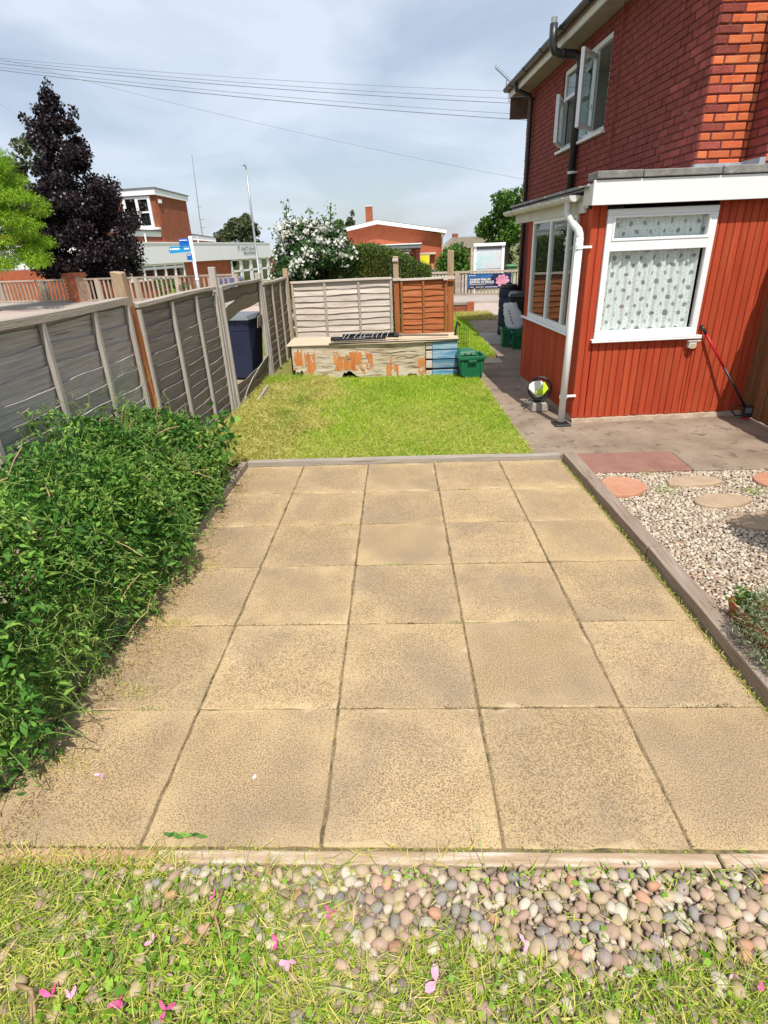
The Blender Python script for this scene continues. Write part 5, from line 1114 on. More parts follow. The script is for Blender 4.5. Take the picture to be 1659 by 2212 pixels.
# smaller leaning timber offcut on the cut grass
tag(MB().hexa([(-1.99, 7.30, .0), (-1.96, 7.28, .0), (-1.90, 7.68, .02), (-1.93, 7.70, .02)], [(-1.99, 7.30, .05), (-1.96, 7.28, .05), (-1.90, 7.68, .16), (-1.93, 7.70, .16)]).obj('timber_offcut', M_cap_g, None, bevel=.004), 'short grey timber offcut standing in the cut grass by the broken panel', 'timber')
tag(MB().hexa([(-1.40, 8.36, .02), (-1.36, 8.36, .02), (-1.22, 8.68, .02), (-1.26, 8.68, .02)], [(-1.40, 8.36, .05), (-1.36, 8.36, .05), (-1.22, 8.68, .11), (-1.26, 8.68, .11)]).obj('timber_offcut', M_wood_b, None, bevel=.004), 'dark timber offcut leaning at the front of the plywood box', 'timber')
tag(MB().prism(blob([(-1.86, 7.86), (-1.66, 7.9), (-1.62, 8.04), (-1.84, 8.02)], 1), 'z', .0, .05).obj('flat_stone', M_stone_b, None, bevel=.01), 'flat buff stone half buried in the cut grass', 'stone')

# ------------------------------------------------------------------ fallen petals, twigs, leaf on the patio
def petal(label, x, y, m, s=.03, a=0., n=3, z=.02):
    T = MB()
    for k in range(n):
        t = a+k*random.uniform(.8, 2.4); c, s_ = math.cos(t), math.sin(t); u = s*random.uniform(.75, 1.0)
        w = random.uniform(.5, 1.1); pts = [(0, 0, 0), (.24*u*w, .3*u, .10*u), (.30*u*w, .7*u, .30*u), (.06*u, u, .22*u), (-.16*u*w, .8*u, .05*u), (-.26*u*w, .4*u, .02*u)]
        T.add([(p[0]*c-p[1]*s_, p[0]*s_+p[1]*c, p[2]+.002*k) for p in pts], [(0, 1, 2, 3, 4, 5)])
    o = T.obj('fallen_petal', m, None, smooth=True, loc=(x, y, z)); tag(o, label, 'petal', 'pink petals on the ground'); return o
petal('pink petal alone on the left paving slab', -1.21, 1.49, M_petal2, .035, 1.9, 2, .004)
petal('tiny white petal on the second paving slab from the left', -.60, 1.475, M_flower, .02, 1., 2, .004)
petal('large pale pink petal upright in the grass near the bottom centre', .045, .815, M_petal2, .05, .2, 2, .035)
petal('crimson pink petal cluster in the lower left grass beside the pink pair', -.79, .765, M_petal, .035, .3, 3, .03)
petal('long crimson petal at the lower left by the brown twig', -.98, .77, M_petal, .04, .2, 2, .03)
petal('pink petal pair right of the long crimson petal', -.925, .765, M_petal2, .035, .1, 2, .03)
petal('bright crimson petal at the bottom left of the centre', -.66, .745, M_petal, .035, 1., 3, .03)
petal('small pink petal in the grass below the white pebble', -.76, .905, M_petal2, .025, .5, 2, .03)
petal('magenta petal in the grass near the yellow leaf', -.40, .905, M_petal, .026, .9, 2, .03)
petal('red petal just right of the twig fork', -.62, 1.03, M_petal, .024, .4, 2, .03)
petal('pale pink petal near the buff pebbles at bottom centre', -.36, .86, M_petal2, .03, 2., 3, .03)
petal('red petal in the grass left of the dark pebbles', -.26, .985, M_petal, .025, .7, 3, .03)
petal('pink petal among the pebbles right of centre', .30, .905, M_petal2, .03, .6, 2, .035)
petal('small crimson petal in the grass at the lower right', .89, .81, M_petal, .024, .2, 2, .03)
petal('pink petal in the grass at the right beside the pebbles', .83, .845, M_petal2, .025, 2.2, 2, .03)
petal('dark red petal at the far left of the grass', -1.20, .79, M_petal, .025, 1.4, 2, .03)
for lab, pts, r in (('forked brown twig lying across the grass left of centre', [(-.60, 1.05, .03), (-.605, .98, .035), (-.62, .93, .03), (-.64, .90, .02)], .006),
                    ('orange brown bent twig in the lower left corner', [(-1.10, .80, .02), (-1.04, .78, .035), (-1.01, .74, .03), (-.98, .70, .02)], .006)):
    t = MB().tube(pts, [r, r, r*.9, r*.5], 6)
    p = Vector(pts[1]); t.tube([p, p+Vector((.03, -.05, .0)), p+Vector((.05, -.09, -.01))], [r*.8, r*.6, r*.3], 5); tag(t.obj('fallen_twig', M_deadst, None, smooth=True), lab, 'twig')
SPR = thing('leaf_sprig', 'sprig of green leaves on the front edge of the patio', 'leaf sprig', (-.80, 1.235, .004), 0)
MB().tube([(-.05, 0, .004), (.0, .004, .008), (.06, -.003, .006)], .0015, 4).obj('stem', M_vine, SPR)
for k in range(9):
    o = link('leaf', lms[k % 6], SPR, (-.05+.013*k, 0, .006), (random.uniform(-.1, .4), random.uniform(-.5, .5), (1 if k % 2 else -1)*random.uniform(.5, 1.9)+(0 if k % 2 else PI*0))); o.scale = (.035,)*3

# ------------------------------------------------------------------ shrub, hedge and wall beyond the back fence
def crown(name, m, blobs, n, l0, l1, wr, parent, tmpl=T_LEAF, up=.15, shell=.55, var=(.42, .22), stuff_=False):
    """blobs: (x,y,z,rx,ry,rz) ellipsoid leaf clusters in the parent's space"""
    B = np.array(blobs); wv = (B[:, 3]*B[:, 4]*B[:, 5])**(2/3); k = rng.choice(len(B), n, p=wv/wv.sum())
    d = rdir(n); d /= np.linalg.norm(d, axis=1, keepdims=True); r = 1-shell*rng.random(n)**1.5
    P = B[k, :3]+d*B[k, 3:6]*r[:, None]*(1+.12*rng.normal(size=(n, 1)))
    D = d*.5+rdir(n, up)*.9; L_ = rng.uniform(l0, l1, n)
    o = scatter(name, m, P, D, L_, L_*wr*rng.uniform(.8, 1.2, n), tmpl, np.clip(rng.normal(*var, n), 0, 1), parent); o['kind'] = 'stuff'; return o
RS = thing('flowering_shrub', 'tall dark shrub covered in white blooms behind the pale fence panel', 'shrub', (-2.02, 13.9, 0))
blobs = []
for i in range(95):
    a, z = rng.random()*2*PI, rng.uniform(.3, 2.25); rr = (1.02 if z < 1.6 else 1.02-(z-1.6)*.9)*math.sqrt(rng.random()); blobs.append((rr*math.cos(a), rr*.7*math.sin(a), z, .24, .24, .20))
crown('foliage', M_rose_l, blobs, 42000, .05, .10, .55, RS, T_BROAD)
stem = MB(); tips = []
for (x, y, z) in ((-.55, .0, 2.78), (-.05, .0, 2.62), (.42, .0, 2.72), (-.82, .1, 2.3), (.25, .1, 2.5), (-.35, -.1, 2.5)):
    pts = [(x*.4, y, .1), (x*.8, y, 1.5), (x, y, z-.3), (x+.03, y, z)]; stem.tube(pts, [.03, .02, .010, .005], 5)
    for k in range(26): t = k/25; tips.append((x+.05*rng.normal(), y+.05*rng.normal(), z-.75*t))
stem.obj('stem', M_bark, RS)
tp_ = np.array(tips); scatter('shoot_leaves', M_mid_t, np.repeat(tp_, 3, 0)+rng.normal(size=(len(tp_)*3, 3))*.04, rdir(len(tp_)*3, .2), rng.uniform(.05, .11, len(tp_)*3), rng.uniform(.03, .06, len(tp_)*3), T_BROAD, parent=RS)
ncl = 430; FP = []
for i in range(ncl):
    b = blobs[rng.integers(len(blobs))]; d = rdir(1)[0]; d[1] = -abs(d[1])-.3; d /= np.linalg.norm(d); c = np.array(b[:3])+d*np.array(b[3:6])*1.15
    for k in range(rng.integers(5, 16)): FP.append(c+rng.normal(size=3)*np.array([.055, .04, .04]))
FP = np.array(FP); stuff(scatter('bloom', M_flower, FP, rdir(len(FP), .4), rng.uniform(.05, .09, len(FP)), rng.uniform(.05, .085, len(FP)), T_BROAD, parent=RS))
HG = thing('hedge', 'clipped olive green hedge behind the back fence', 'hedge', (-.35, 14.2, 0))
n = 75000; P = np.stack([rng.uniform(-1.35, .95, n), rng.uniform(-.45, .45, n), rng.uniform(.0, 1.0, n)], 1); top = 1.68-.10*np.sin(3*P[:, 0])-.36*np.clip((P[:, 0]-.2)/.7, 0, 1)**1.4
k = rng.random(n); f = k < .5; P[f, 1] = -.45+.06*rng.normal(size=f.sum()); P[:, 2] *= top; f2 = (k > .5) & (k < .9); P[f2, 2] = top[f2]+.05*rng.normal(size=f2.sum())
scatter('foliage', M_hedge, P, rdir(n, .5)+np.array([0, -.3, .2]), rng.uniform(.04, .09, n), rng.uniform(.012, .025, n), T_LEAF, parent=HG)['kind'] = 'stuff'
hs = MB()
for i in range(14): hs.tube([(-.85+i*.13, 0, 0), (-.85+i*.13+random.uniform(-.1, .1), 0, 1.2)], .02, 5)
hs.obj('stem', M_bark, HG)
LWL = thing('low_brick_wall', 'low red brick wall with an end pier beside the road', 'wall', (1.5, 17.45, 0), R(-8))
MB().box(-4, 0, -.05, .32, .22, .22).obj('wall', M_brick_far2, LWL); MB().box(-4, -.02, .22, .32, .24, .29).obj('coping', M_pave, LWL)
MB().box(.32, -.05, -.05, .52, .27, .29).obj('pier', M_brick_far, LWL)

# ------------------------------------------------------------------ street railing, banner, notice board
RL = thing('street_railing', 'long timber paling railing along the far side of the street', 'fence', (4.0, 22.5, 0), math.atan2(LD[1], LD[0]))
# local x runs to the left along the street
def paling(x, w, z1, m=M_paling): return MB().box(x-w/2, -.02, .06, x+w/2, .02, z1)
pal_me = {}
def add_pal(x, w, z0, z1, m, nm='paling'):
    key = (w, z0, z1, m.name)
    if key not in pal_me: pal_me[key] = MB().box(-w/2, -.02, z0, w/2, .02, z1).mesh(nm, m)
    link(nm, pal_me[key], RL, (x, 0, 0))
x = -2.5
while x < 4.6:
    add_pal(x, .085, .10, .82, M_palingp); x += .128
x = 12.0
while x < 30:
    if not (19.7 < x < 20.9): add_pal(x, .075, .12, 1.0, M_paling)
    x += .245
for xa, xb, z in ((-2.6, 4.6, .84), (-2.6, 4.6, .05), (11.5, 19.75, 1.0), (20.75, 30, 1.0), (11.5, 19.75, .08), (20.75, 30, .08)):
    MB().box(xa, -.04, z, xb, .05, z+.07).obj('rail', M_paling, RL)
for xp, w in ((2.06, .16), (-1.0, .14), (11.6, .14), (14.6, .2), (16.8, .2), (19.0, .25), (22.3, .26), (25.0, .24)):
    MB().box(xp-w/2, -.06, -.05, xp+w/2, .06, 1.04 if xp > 5 else .90).obj('railing_post', M_paling, RL)
BN = thing('banner', 'navy school of dance banner with a pink rose on the railing', 'banner', tuple((*(L0-LN*.055), 0)), math.atan2(LD[1], LD[0])+PI)
# banner local x runs to the right seen from the garden
bw = MB(); nn = 24
vs = []
for i in range(nn+1):
    x = -1.66+1.62*i/nn; w = .008*math.sin(7*x)
    vs += [(x, w, .29), (x, w, .80), (x, w+.004, .80), (x, w+.004, .29)]
fs = [(0, 1, 2, 3), tuple(nn*4+q for q in (3, 2, 1, 0))]
for i in range(nn):
    for q in range(4): fs.append((i*4+q, i*4+4+q, i*4+4+(q+1) % 4, i*4+(q+1) % 4))
bw.add(vs, fs).obj('sheet', M_navy, BN)
MB().prism([(-1.63, .66), (-.80, .66), (-.70, .775), (-1.63, .775)], 'y', -.014, -.011).obj('blue_wash', M_banblue, BN)
MB().prism([(-1.66, .30), (-1.64, .30), (-1.60, .33), (-1.62, .79), (-1.66, .79)], 'y', -.014, -.011).obj('blue_edge', M_banblue, BN)
text_mesh('lettering', 'SHARON PHILLIPS', .098, M_print, BN, (-1.58, -.018, .575), (PI/2, 0, 0), .002, 'LEFT', .004)
text_mesh('lettering', 'SCHOOL OF DANCE', .098, M_print, BN, (-1.58, -.018, .485), (PI/2, 0, 0), .002, 'LEFT', .004)
MB().box(-1.58, -.016, .445, -.72, -.013, .455).box(-1.58, -.016, .42, -1.0, -.013, .428).box(-1.56, -.016, .335, -1.42, -.013, .352).box(-1.34, -.016, .335, -1.05, -.013, .352).box(-1.0, -.016, .335, -.52, -.013, .352).obj('small_print', M_print, BN)
MB().box(-1.60, -.016, .735, -1.56, -.013, .765).box(-1.54, -.016, .742, -1.35, -.013, .758).obj('small_print', M_print, BN)
ro = [( -.36+(.235+.025*math.cos(9*t))*math.cos(t), .555+(.20+.025*math.cos(9*t))*math.sin(t)) for t in [2*PI*i/54 for i in range(54)]]
rso = MB().prism(ro, 'y', -.018, -.014).obj('rose_emblem', M_rose, BN)
rl = MB()
for rr_, ph in ((.17, 0), (.12, .5), (.07, 1.0)):
    for k in range(5):
        a0 = ph+k*2*PI/5; pts = [(-.36+rr_*math.cos(a0+.9*j/6)*(1+.1*math.sin(j)), -.019, .555+rr_*.85*math.sin(a0+.9*j/6)*(1+.1*math.sin(j))) for j in range(7)]; rl.tube(pts, .006, 4)
rl.obj('petal_line', M_rose_d, rso)
NB = thing('notice_board', 'white framed notice board with a blank pale poster behind the railing', 'notice board', (3.27, 23.75, 0), R(-2))
for x in (-.53, .53): MB().box(x-.055, -.05, -.2, x+.055, .05, 1.72).obj('post', M_white, NB)
MB().box(-.60, -.11, 1.72, .60, .12, 1.83).obj('hood', M_white, NB, bevel=.01)
MB().box(-.68, .0, .7, -.60, .35, 1.70).obj('side_return', M_cream, NB)
MB().box(-.475, -.02, .72, .475, .04, 1.62).obj('board', M_poster, NB)
MB().box(-.475, -.01, 1.62, .475, .03, 1.72).obj('header', M_grey_roof, NB)
MB().box(-.475, -.026, .925, .475, -.021, .937).obj('joint', M_grey_roof, NB); MB().box(-.50, -.065, 1.55, -.48, -.05, 1.6).box(-.50, -.065, 1.1, -.48, -.05, 1.15).obj('hinge', M_metal, NB)
# brick gate pier on the left
PR = thing('brick_pier', 'square red brick gate pier in the street railing', 'pier', tuple((*(L0+LD*20.25), 0)), math.atan2(LD[1], LD[0]))
MB().box(-.34, -.33, -.1, .34, .33, 1.16).obj('shaft', M_mort_o, PR)
for k in range(15):
    for j in range(3):
        a = -.345+j*.235+(.0 if k % 2 else .0); b = min(a+.225, .345)
        if k % 2: a, b = (-.345+(0 if j == 0 else .1125+(j-1)*.2325)), (-.345+.1+(0 if j == 0 else (j)*.2325)) if j else -.24
        if b-a > .03: MB().box(a, .325, .02+k*.075, b, .338, .085+k*.075).obj('brick', M_brick_far, PR)
MB().box(-.40, -.39, 1.16, .40, .39, 1.23).box(-.36, -.35, 1.23, .36, .35, 1.32).obj('cap', M_brick_far2, PR)

# ------------------------------------------------------------------ church across the street (local x = along the white front going away, y = into the building)
CH = thing('church', 'low brick church with a long white fascia and a tower-like upper block', 'church', (-17.3, 39, 0), math.atan2(.99, .13))
# front face lies on local y = 0 and faces local -y (towards the viewer's right)
def cbox(nm, m, x0, y0, z0, x1, y1, z1, par=CH, bevel=0): return MB().box(x0, y0, z0, x1, y1, z1).obj(nm, m, par, bevel=bevel)
cbox('wall', M_brick_far, -4, .15, -.8, 15.15, 9, 1.5); cbox('end_wall', M_brick_far2, 25.0, .15, -.8, 27.5, 9, 1.5)
cbox('fascia', M_white, -4, -.10, 1.44, 13.76, 9, 2.70); cbox('fascia', M_white, 13.80, -.10, 1.42, 25.4, 9, 2.76)
cbox('roof_edge', M_white, -4.05, -.14, 2.70, 25.45, 9.05, 2.79); cbox('entrance_wall', M_dark, 15.2, 2.2, -.8, 25, 2.4, 1.42)
cbox('side_canopy', M_white, 25.45, .0, 1.9, 28, 4, 2.05)
def far_window(par, x0, x1, z0, z1, cuts, trans=None, y=.13, m=M_frost):
    f = MB(); t = .13
    f.box(x0, y-.12, z0, x1, y-.02, z0+t).box(x0, y-.12, z1-t, x1, y-.02, z1).box(x0, y-.12, z0+t, x0+t, y-.02, z1-t).box(x1-t, y-.12, z0+t, x1, y-.02, z1-t)
    for c in cuts: f.box(c-.09, y-.12, z0+t, c+.09, y-.02, z1-t)
    if trans: f.box(x0+t, y-.125, trans-.08, x1-t, y-.025, trans+.08)
    o = f.obj('window', M_white, par)
    MB().box(x0+t, y-.05, z0+t, x1-t, y-.04, z1-t).obj('pane', M_glass_d, o); MB().box(x0+t, y-.03, z0+t, x1-t, y-.028, (trans or z1)-.25).obj('blind', m, o); return o
far_window(CH, -.75, 6.5, .43, 1.44, (.9, 2.3, 3.7, 5.1), 1.17)
fdn = MB(); xs_ = [15.2, 17.2, 17.8, 19.6, 20.1, 22.0, 22.6, 24.6, 25.1]
for (a, b) in ((15.2, 15.45), (17.1, 17.75), (19.5, 20.2), (21.9, 22.7), (24.3, 25.0)): fdn.box(a, .02, -.7, b, .12, 1.42)
fdn.box(15.2, .02, .35, 25, .12, .52).box(15.2, .02, 1.30, 25, .12, 1.44).box(15.2, .02, -.75, 25, .12, -.60)
fd_ = fdn.obj('glazed_door', M_white, CH)
MB().box(15.4, .08, -.6, 24.8, .09, 1.3).obj('pane', M_glass_d, fd_)
text_mesh('lettering', "ST. CHAD'S CHURCH", .50, M_greyprint, CH, (19.1, -.13, 2.18), (PI/2, 0, 0), .01, 'CENTER', .006)
text_mesh('lettering', 'MAIN ENTRANCE', .40, M_greyprint, CH, (19.6, -.13, 1.83), (PI/2, 0, 0), .01, 'CENTER', .006)
# tower block: corner at x=3.95
MB().prism([(3.95, 2.7), (8.42, 2.7), (8.42, 5.56), (3.95, 5.70)], 'y', -.02, 6).obj('tower', M_brick_far2, CH)
MB().prism([(3.75, 5.68), (8.5, 5.54), (8.5, 5.86), (3.75, 6.04)], 'y', -.18, 6.2).obj('tower_fascia', M_white, CH); MB().prism([(3.7, 6.04), (8.55, 5.86), (8.55, 5.93), (3.7, 6.12)], 'y', -.24, 6.3).obj('tower_roof', M_grey_roof, CH)
# tower window on the end facing the street
tw_ = MB()
for (a, b, c, d) in ((.35, 3.7, .55, 5.62), (1.25, 3.7, 1.45, 5.62), (.55, 3.7, 1.25, 3.85), (.55, 5.45, 1.25, 5.62), (.55, 4.62, 1.25, 4.72), (2.2, 3.7, 2.4, 5.62), (1.45, 5.5, 2.2, 5.62)): tw_.box(3.86, a, b, 3.96, c, d)
two = tw_.obj('window', M_white, CH); MB().box(3.90, .55, 3.85, 3.92, 1.25, 5.45).box(3.90, 1.45, 3.85, 3.92, 2.2, 5.5).obj('pane', M_glass_d, two); MB().box(3.93, .55, 3.85, 3.95, 1.25, 4.6).obj('blind', M_frost, two)
cbox('window_sill', M_white, 3.7, -.05, 3.58, 3.97, 2.6, 3.72)
MB().prism([(-4, 2.6), (3.9, 2.6), (3.9, 3.30), (-4, 3.30)], 'y', .02, 6).obj('lower_block', M_brick_far2, CH); cbox('lower_fascia', M_white, -.5, -.02, 3.12, 3.92, 6, 3.44); cbox('lower_roof', M_grey_roof, -.6, -.10, 3.44, 3.94, 6.1, 3.52)
MB().box(8.45, .3, 2.7, 13, 5, 3.0).obj('rear_block', M_brick_far2, CH); MB().prism([(8.45, 2.98), (13.1, 2.86), (13.1, 3.12), (8.45, 3.34)], 'y', .2, 5.2).obj('rear_fascia', M_white, CH); MB().prism([(8.45, 3.34), (13.15, 3.12), (13.15, 3.19), (8.45, 3.42)], 'y', .15, 5.3).obj('rear_roof', M_grey_roof, CH)
MB().tube([(9.6, .1, 2.78), (9.6, .1, 3.05), (9.5, .1, 3.2)], .05, 6).tube([(1.6, -.12, 2.75), (1.6, -.12, 3.3)], .06, 6).obj('drainpipe', M_white, CH)
MB().box(4.2, -.16, 5.2, 4.55, -.03, 5.42).obj('floodlight', M_white, CH)
MB().box(4.06, -.07, 2.75, 4.14, -.02, 5.6).obj('alarm_cable', M_brick_far, CH)
# separate low brick building at far left
LB = thing('brick_building', 'low brick building with white window frames behind the left railing', 'building', (-25.5, 36.2, 0), R(10))
MB().box(-3, 0, -.8, 8, 5, 1.9).obj('wall', M_brick_far, LB)
for (a, b) in ((-.2, 1.6), (4.55, 6.2)):
    far_window(LB, a, b, -.6, 1.3, (), .5, y=.0)
# mast and lamp post
AE = thing('radio_mast', 'thin grey radio mast rising behind the church tower', 'mast', (-16.4, 50.5, -.5))
MB().tube([(.0, 0, 0), (.03, 0, 5.2), (.2, 0, 9.5)], [.05, .04, .018], 6).obj('pole', M_mast, AE)
for z in (4.4, 5.0, 5.9): MB().tube([(-.05, 0, z), (.40, 0, z-.02)], .02, 4).obj('element', M_mast, AE)
LP = thing('street_lamp', 'tall grey street lamp post standing in front of the church', 'street lamp', (-6.45, 26.9, -.05))
MB().tube([(0, 0, 0), (0, 0, 1.1), (0, 0, 1.12), (.0, 0, 3.3), (.0, 0, 5.02)], [.07, .07, .05, .045, .032], 8).obj('pole', M_metal, LP, smooth=True)
MB().tube([(.0, 0, 5.0), (.0, -.02, 5.12), (-.04, -.10, 5.17)], [.03, .03, .02], 6).obj('bracket', M_mast, LP)
MB().hexa([(-.13, -.32, 5.14), (.0, -.32, 5.14), (.02, -.06, 5.15), (-.1, -.06, 5.15)], [(-.11, -.30, 5.2), (-.02, -.30, 5.2), (.0, -.08, 5.22), (-.08, -.08, 5.22)]).obj('lamp_head', M_metal, LP, bevel=.01)
# finger post with blue signs
SG = thing('finger_post', 'pale sign post with three blue direction signs', 'sign post', (-8.83, 25.6, -.05))
MB().tube([(0, 0, 0), (0, 0, 2.62)], .075, 8).tube([(0, 0, .9), (0, 0, 1.0)], .085, 8).obj('post', M_upvc, SG, smooth=True)
a = MB().hexa([(-.46, -.12, 2.26), (-.06, -.03, 2.26), (-.05, .0, 2.26), (-.46, -.09, 2.26)], [(-.46, -.12, 2.52), (-.06, -.03, 2.56), (-.05, .0, 2.56), (-.46, -.09, 2.52)]).obj('sign_blade', M_signblue, SG)
b = MB().prism([(-.98, 2.09), (-.92, 2.0), (-.04, 2.04), (-.04, 2.25), (-.92, 2.25)], 'y', -.07, -.04).obj('sign_blade', M_signcyan, SG)
c = MB().box(-.24, -.09, 1.72, -.02, -.05, 1.97).obj('sign_blade', M_signblue, SG)
MB().box(-.82, -.075, 2.13, -.50, -.071, 2.19).box(-.30, -.075, 2.13, -.10, -.071, 2.18).tube([(-.88, -.075, 2.16), (-.88, -.071, 2.16)], .04, 8).obj('sign_print', M_print, SG)
MB().box(-.44, -.122, 2.46, -.10, -.12, 2.49).box(-.21, -.094, 1.90, -.06, -.091, 1.93).obj('sign_print', M_print, SG)
# dark blue parked car glimpsed over the fence
CR = thing('parked_car', 'dark blue parked car glimpsed above the left fence', 'car', (-9.2, 31.3, -.62), R(100))
MB().prism([(-2., .3), (2., .3), (2.05, .75), (1.2, .95), (.6, 1.38), (-1.1, 1.38), (-1.7, .95), (-2.05, .85)], 'y', -.8, .8).obj('body', M_car, CR, bevel=.08, segs=2)
for s in (-.82, .795): MB().prism([(.55, 1.30), (1.05, .98), (-1.4, .98), (-1.05, 1.30)], 'y', s, s+.025).obj('window', M_glass_d, CR)
for x in (-1.3, 1.3):
    for s in (-.82, .62): MB().tube([(x, s, .3), (x, s+.2, .3)], .31, 16).obj('wheel', M_black_pl, CR)

# ------------------------------------------------------------------ hall with gable
HL = thing('hall', 'red brick gabled hall with white roof edge and a tall chimney', 'hall', (-1.82, 45, 0))
MB().prism([(-4.7, -1), (4.58, -1), (4.58, 2.58), (0, 3.40), (-4.7, 2.62)], 'y', 0, 14).obj('wall', M_brick_far, HL)
MB().prism([(-5.1, 2.52), (0, 3.38), (4.9, 2.60), (4.9, 2.82), (0, 3.62), (-5.1, 2.74)], 'y', -.55, 14.3).obj('roof', M_white, HL)
MB().prism([(-5.1, 2.741), (0, 3.621), (4.9, 2.821), (4.9, 2.86), (0, 3.66), (-5.1, 2.78)], 'y', -.5, 14.3).obj('roof_covering', M_grey_roof, HL)
MB().box(-.92, 1.6, 2.8, -.42, 2.2, 4.62).obj('chimney', M_brick_far, HL); MB().box(-.95, 1.57, 4.62, -.39, 2.23, 4.67).obj('chimney_cap', M_white, HL)
MB().box(-4.2, -1.6, 1.74, 3.05, .0, 1.98).obj('canopy', M_grey_roof, HL); MB().box(-4.25, -1.65, 1.98, 3.10, .0, 2.05).obj('canopy_top', M_white, HL)
MB().box(2.7, -1.55, -1, 2.95, -1.3, 1.74).obj('canopy_post', M_maroon, HL)
hs_ = MB().box(.55, -1.45, 1.36, 2.55, -1.38, 1.72).obj('sign_board', M_maroon, HL)
text_mesh('lettering', 'ST. CHADS HALL', .21, M_print, hs_, (1.60, -1.46, 1.55), (PI/2, 0, 0), .004, 'CENTER', .003); text_mesh('lettering', 'COMMUNITY CENTRE', .12, M_print, hs_, (1.60, -1.46, 1.40), (PI/2, 0, 0), .004, 'CENTER', .003)
dr_ = MB()
for (a, b) in ((.75, .95), (1.5, 1.65), (2.25, 2.42)): dr_.box(a, -.1, -1, b, -.03, 1.30)
dr_.box(.75, -.1, 1.15, 2.42, -.03, 1.32)
dro = dr_.obj('door_frame', M_white, HL); MB().box(.95, -.06, -1, 2.25, -.05, 1.15).obj('pane', M_glass_d, dro)
MB().box(3.0, -.35, 1.28, 4.15, .0, 1.40).obj('porch_lintel', M_cap_p, HL)
MB().tube([(4.62, -.08, -1), (4.62, -.08, 2.35), (4.75, -.3, 2.55)], .045, 6).obj('drainpipe', M_cream, HL)
YS = thing('yellow_sign', 'tall yellow sign panel leaning by the hall entrance', 'sign', (1.50, 43.9, -.65), R(-4))
MB().box(-.30, 0, .1, .30, .05, 1.9).obj('panel', M_yellow, YS); MB().box(-.34, .0, .0, -.30, .05, 1.92).box(.30, .0, 0, .34, .05, 1.92).obj('frame', M_cap_p, YS)
n = 140; P = np.column_stack([rng.normal(-.02, .12, n), np.full(n, -.15)+.05*rng.normal(size=n), rng.uniform(.2, 1.25, n)]); scatter('flowers', M_yfl, P, rdir(n, .5), rng.uniform(.06, .16, n), rng.uniform(.03, .06, n), T_LEAF, parent=YS)
BP = thing('brick_planter', 'brown brick pillar right of the seated man', 'pillar', (3.42, 44.2, -.7))
MB().box(-.3, -.2, 0, .3, .3, 1.18).obj('shaft', M_brick_far2, BP); MB().box(-.34, -.24, 1.18, .34, .34, 1.26).obj('cap', M_maroon, BP)
# seated people: one continuous skinned body each
def person(label, loc, rz, joints, edges, cloth, hair_m, lean):
    T = thing('person', label, 'person', loc, rz)
    me = bpy.data.meshes.new('body'); names = list(joints); me.from_pydata([joints[k][0] for k in names], [(names.index(a), names.index(b)) for a, b in edges], [])
    o = bpy.data.objects.new('tmp', me); C.objects.link(o); md = o.modifiers.new('s', 'SKIN'); sd = o.modifiers.new('d', 'SUBSURF'); sd.levels = 1
    for i, k in enumerate(names): me.skin_vertices[0].data[i].radius = (joints[k][1],)*2
    me.skin_vertices[0].data[0].use_root = True
    ev = bpy.data.meshes.new_from_object(o.evaluated_get(bpy.context.evaluated_depsgraph_get())); bpy.data.objects.remove(o)
    ev.name = 'body'; ev.materials.clear()
    for m in (M_skin, cloth[0], cloth[1]): ev.materials.append(m)
    nk = joints['neck'][0]; pv_ = joints['pelvis'][0]
    for p in ev.polygons:
        c = p.center; top = c.z < nk[2]-.03 and c.z > pv_[2]-.02
        hand = min((c-Vector(joints[h][0])).length for h in ('hand_a', 'hand_b')) < .10
        p.material_index = 0 if hand or c.z > nk[2]-.03 else (1 if top and (abs(c.x) < .34) and c.y > -.34 else 2); p.use_smooth = True
    link('body', ev, T)
    hx, hy, hz = joints['head'][0]; bm = bmesh.new(); bmesh.ops.create_icosphere(bm, subdivisions=2, radius=.125)
    for v in bm.verts: v.co = Vector((v.co.x*.95+hx, v.co.y+hy+.025, v.co.z*.9+hz+.035))
    bmesh.ops.delete(bm, geom=[v for v in bm.verts if v.co.y < hy-.03 and v.co.z < hz+.06], context='VERTS'); h = bpy.data.meshes.new('hair'); bm.to_mesh(h); bm.free(); h.materials.append(hair_m); link('hair', h, T)
    fc = MB().add([(hx-.012, hy-.105, hz+.01), (hx+.012, hy-.105, hz+.01), (hx, hy-.14, hz-.02), (hx, hy-.105, hz-.03)], [(0, 1, 2), (0, 2, 3), (1, 3, 2)]); fc.obj('nose', M_skin, T)
    MB().box(hx-.05, hy-.108, hz+.012, hx-.022, hy-.10, hz+.024).box(hx+.022, hy-.108, hz+.012, hx+.05, hy-.10, hz+.024).obj('eyes', M_dark, T)
    return T
J = dict(pelvis=((0, 0, .50), .15), waist=((0, 0, .68), .13), chest=((0, -.02, .88), .145), neck=((0, -.04, 1.06), .055), head=((0, -.06, 1.19), .092), crown=((0, -.05, 1.27), .06),
         sh_a=((-.18, -.02, .99), .065), el_a=((-.24, -.12, .74), .048), hand_a=((-.16, -.34, .62), .035), sh_b=((.18, -.02, .99), .065), el_b=((.24, -.12, .74), .048), hand_b=((.16, -.34, .62), .035),
         kn_a=((-.11, -.44, .50), .075), ft_a=((-.11, -.46, .06), .05), toe_a=((-.11, -.60, .04), .035), kn_b=((.11, -.44, .50), .075), ft_b=((.11, -.46, .06), .05), toe_b=((.11, -.60, .04), .035))
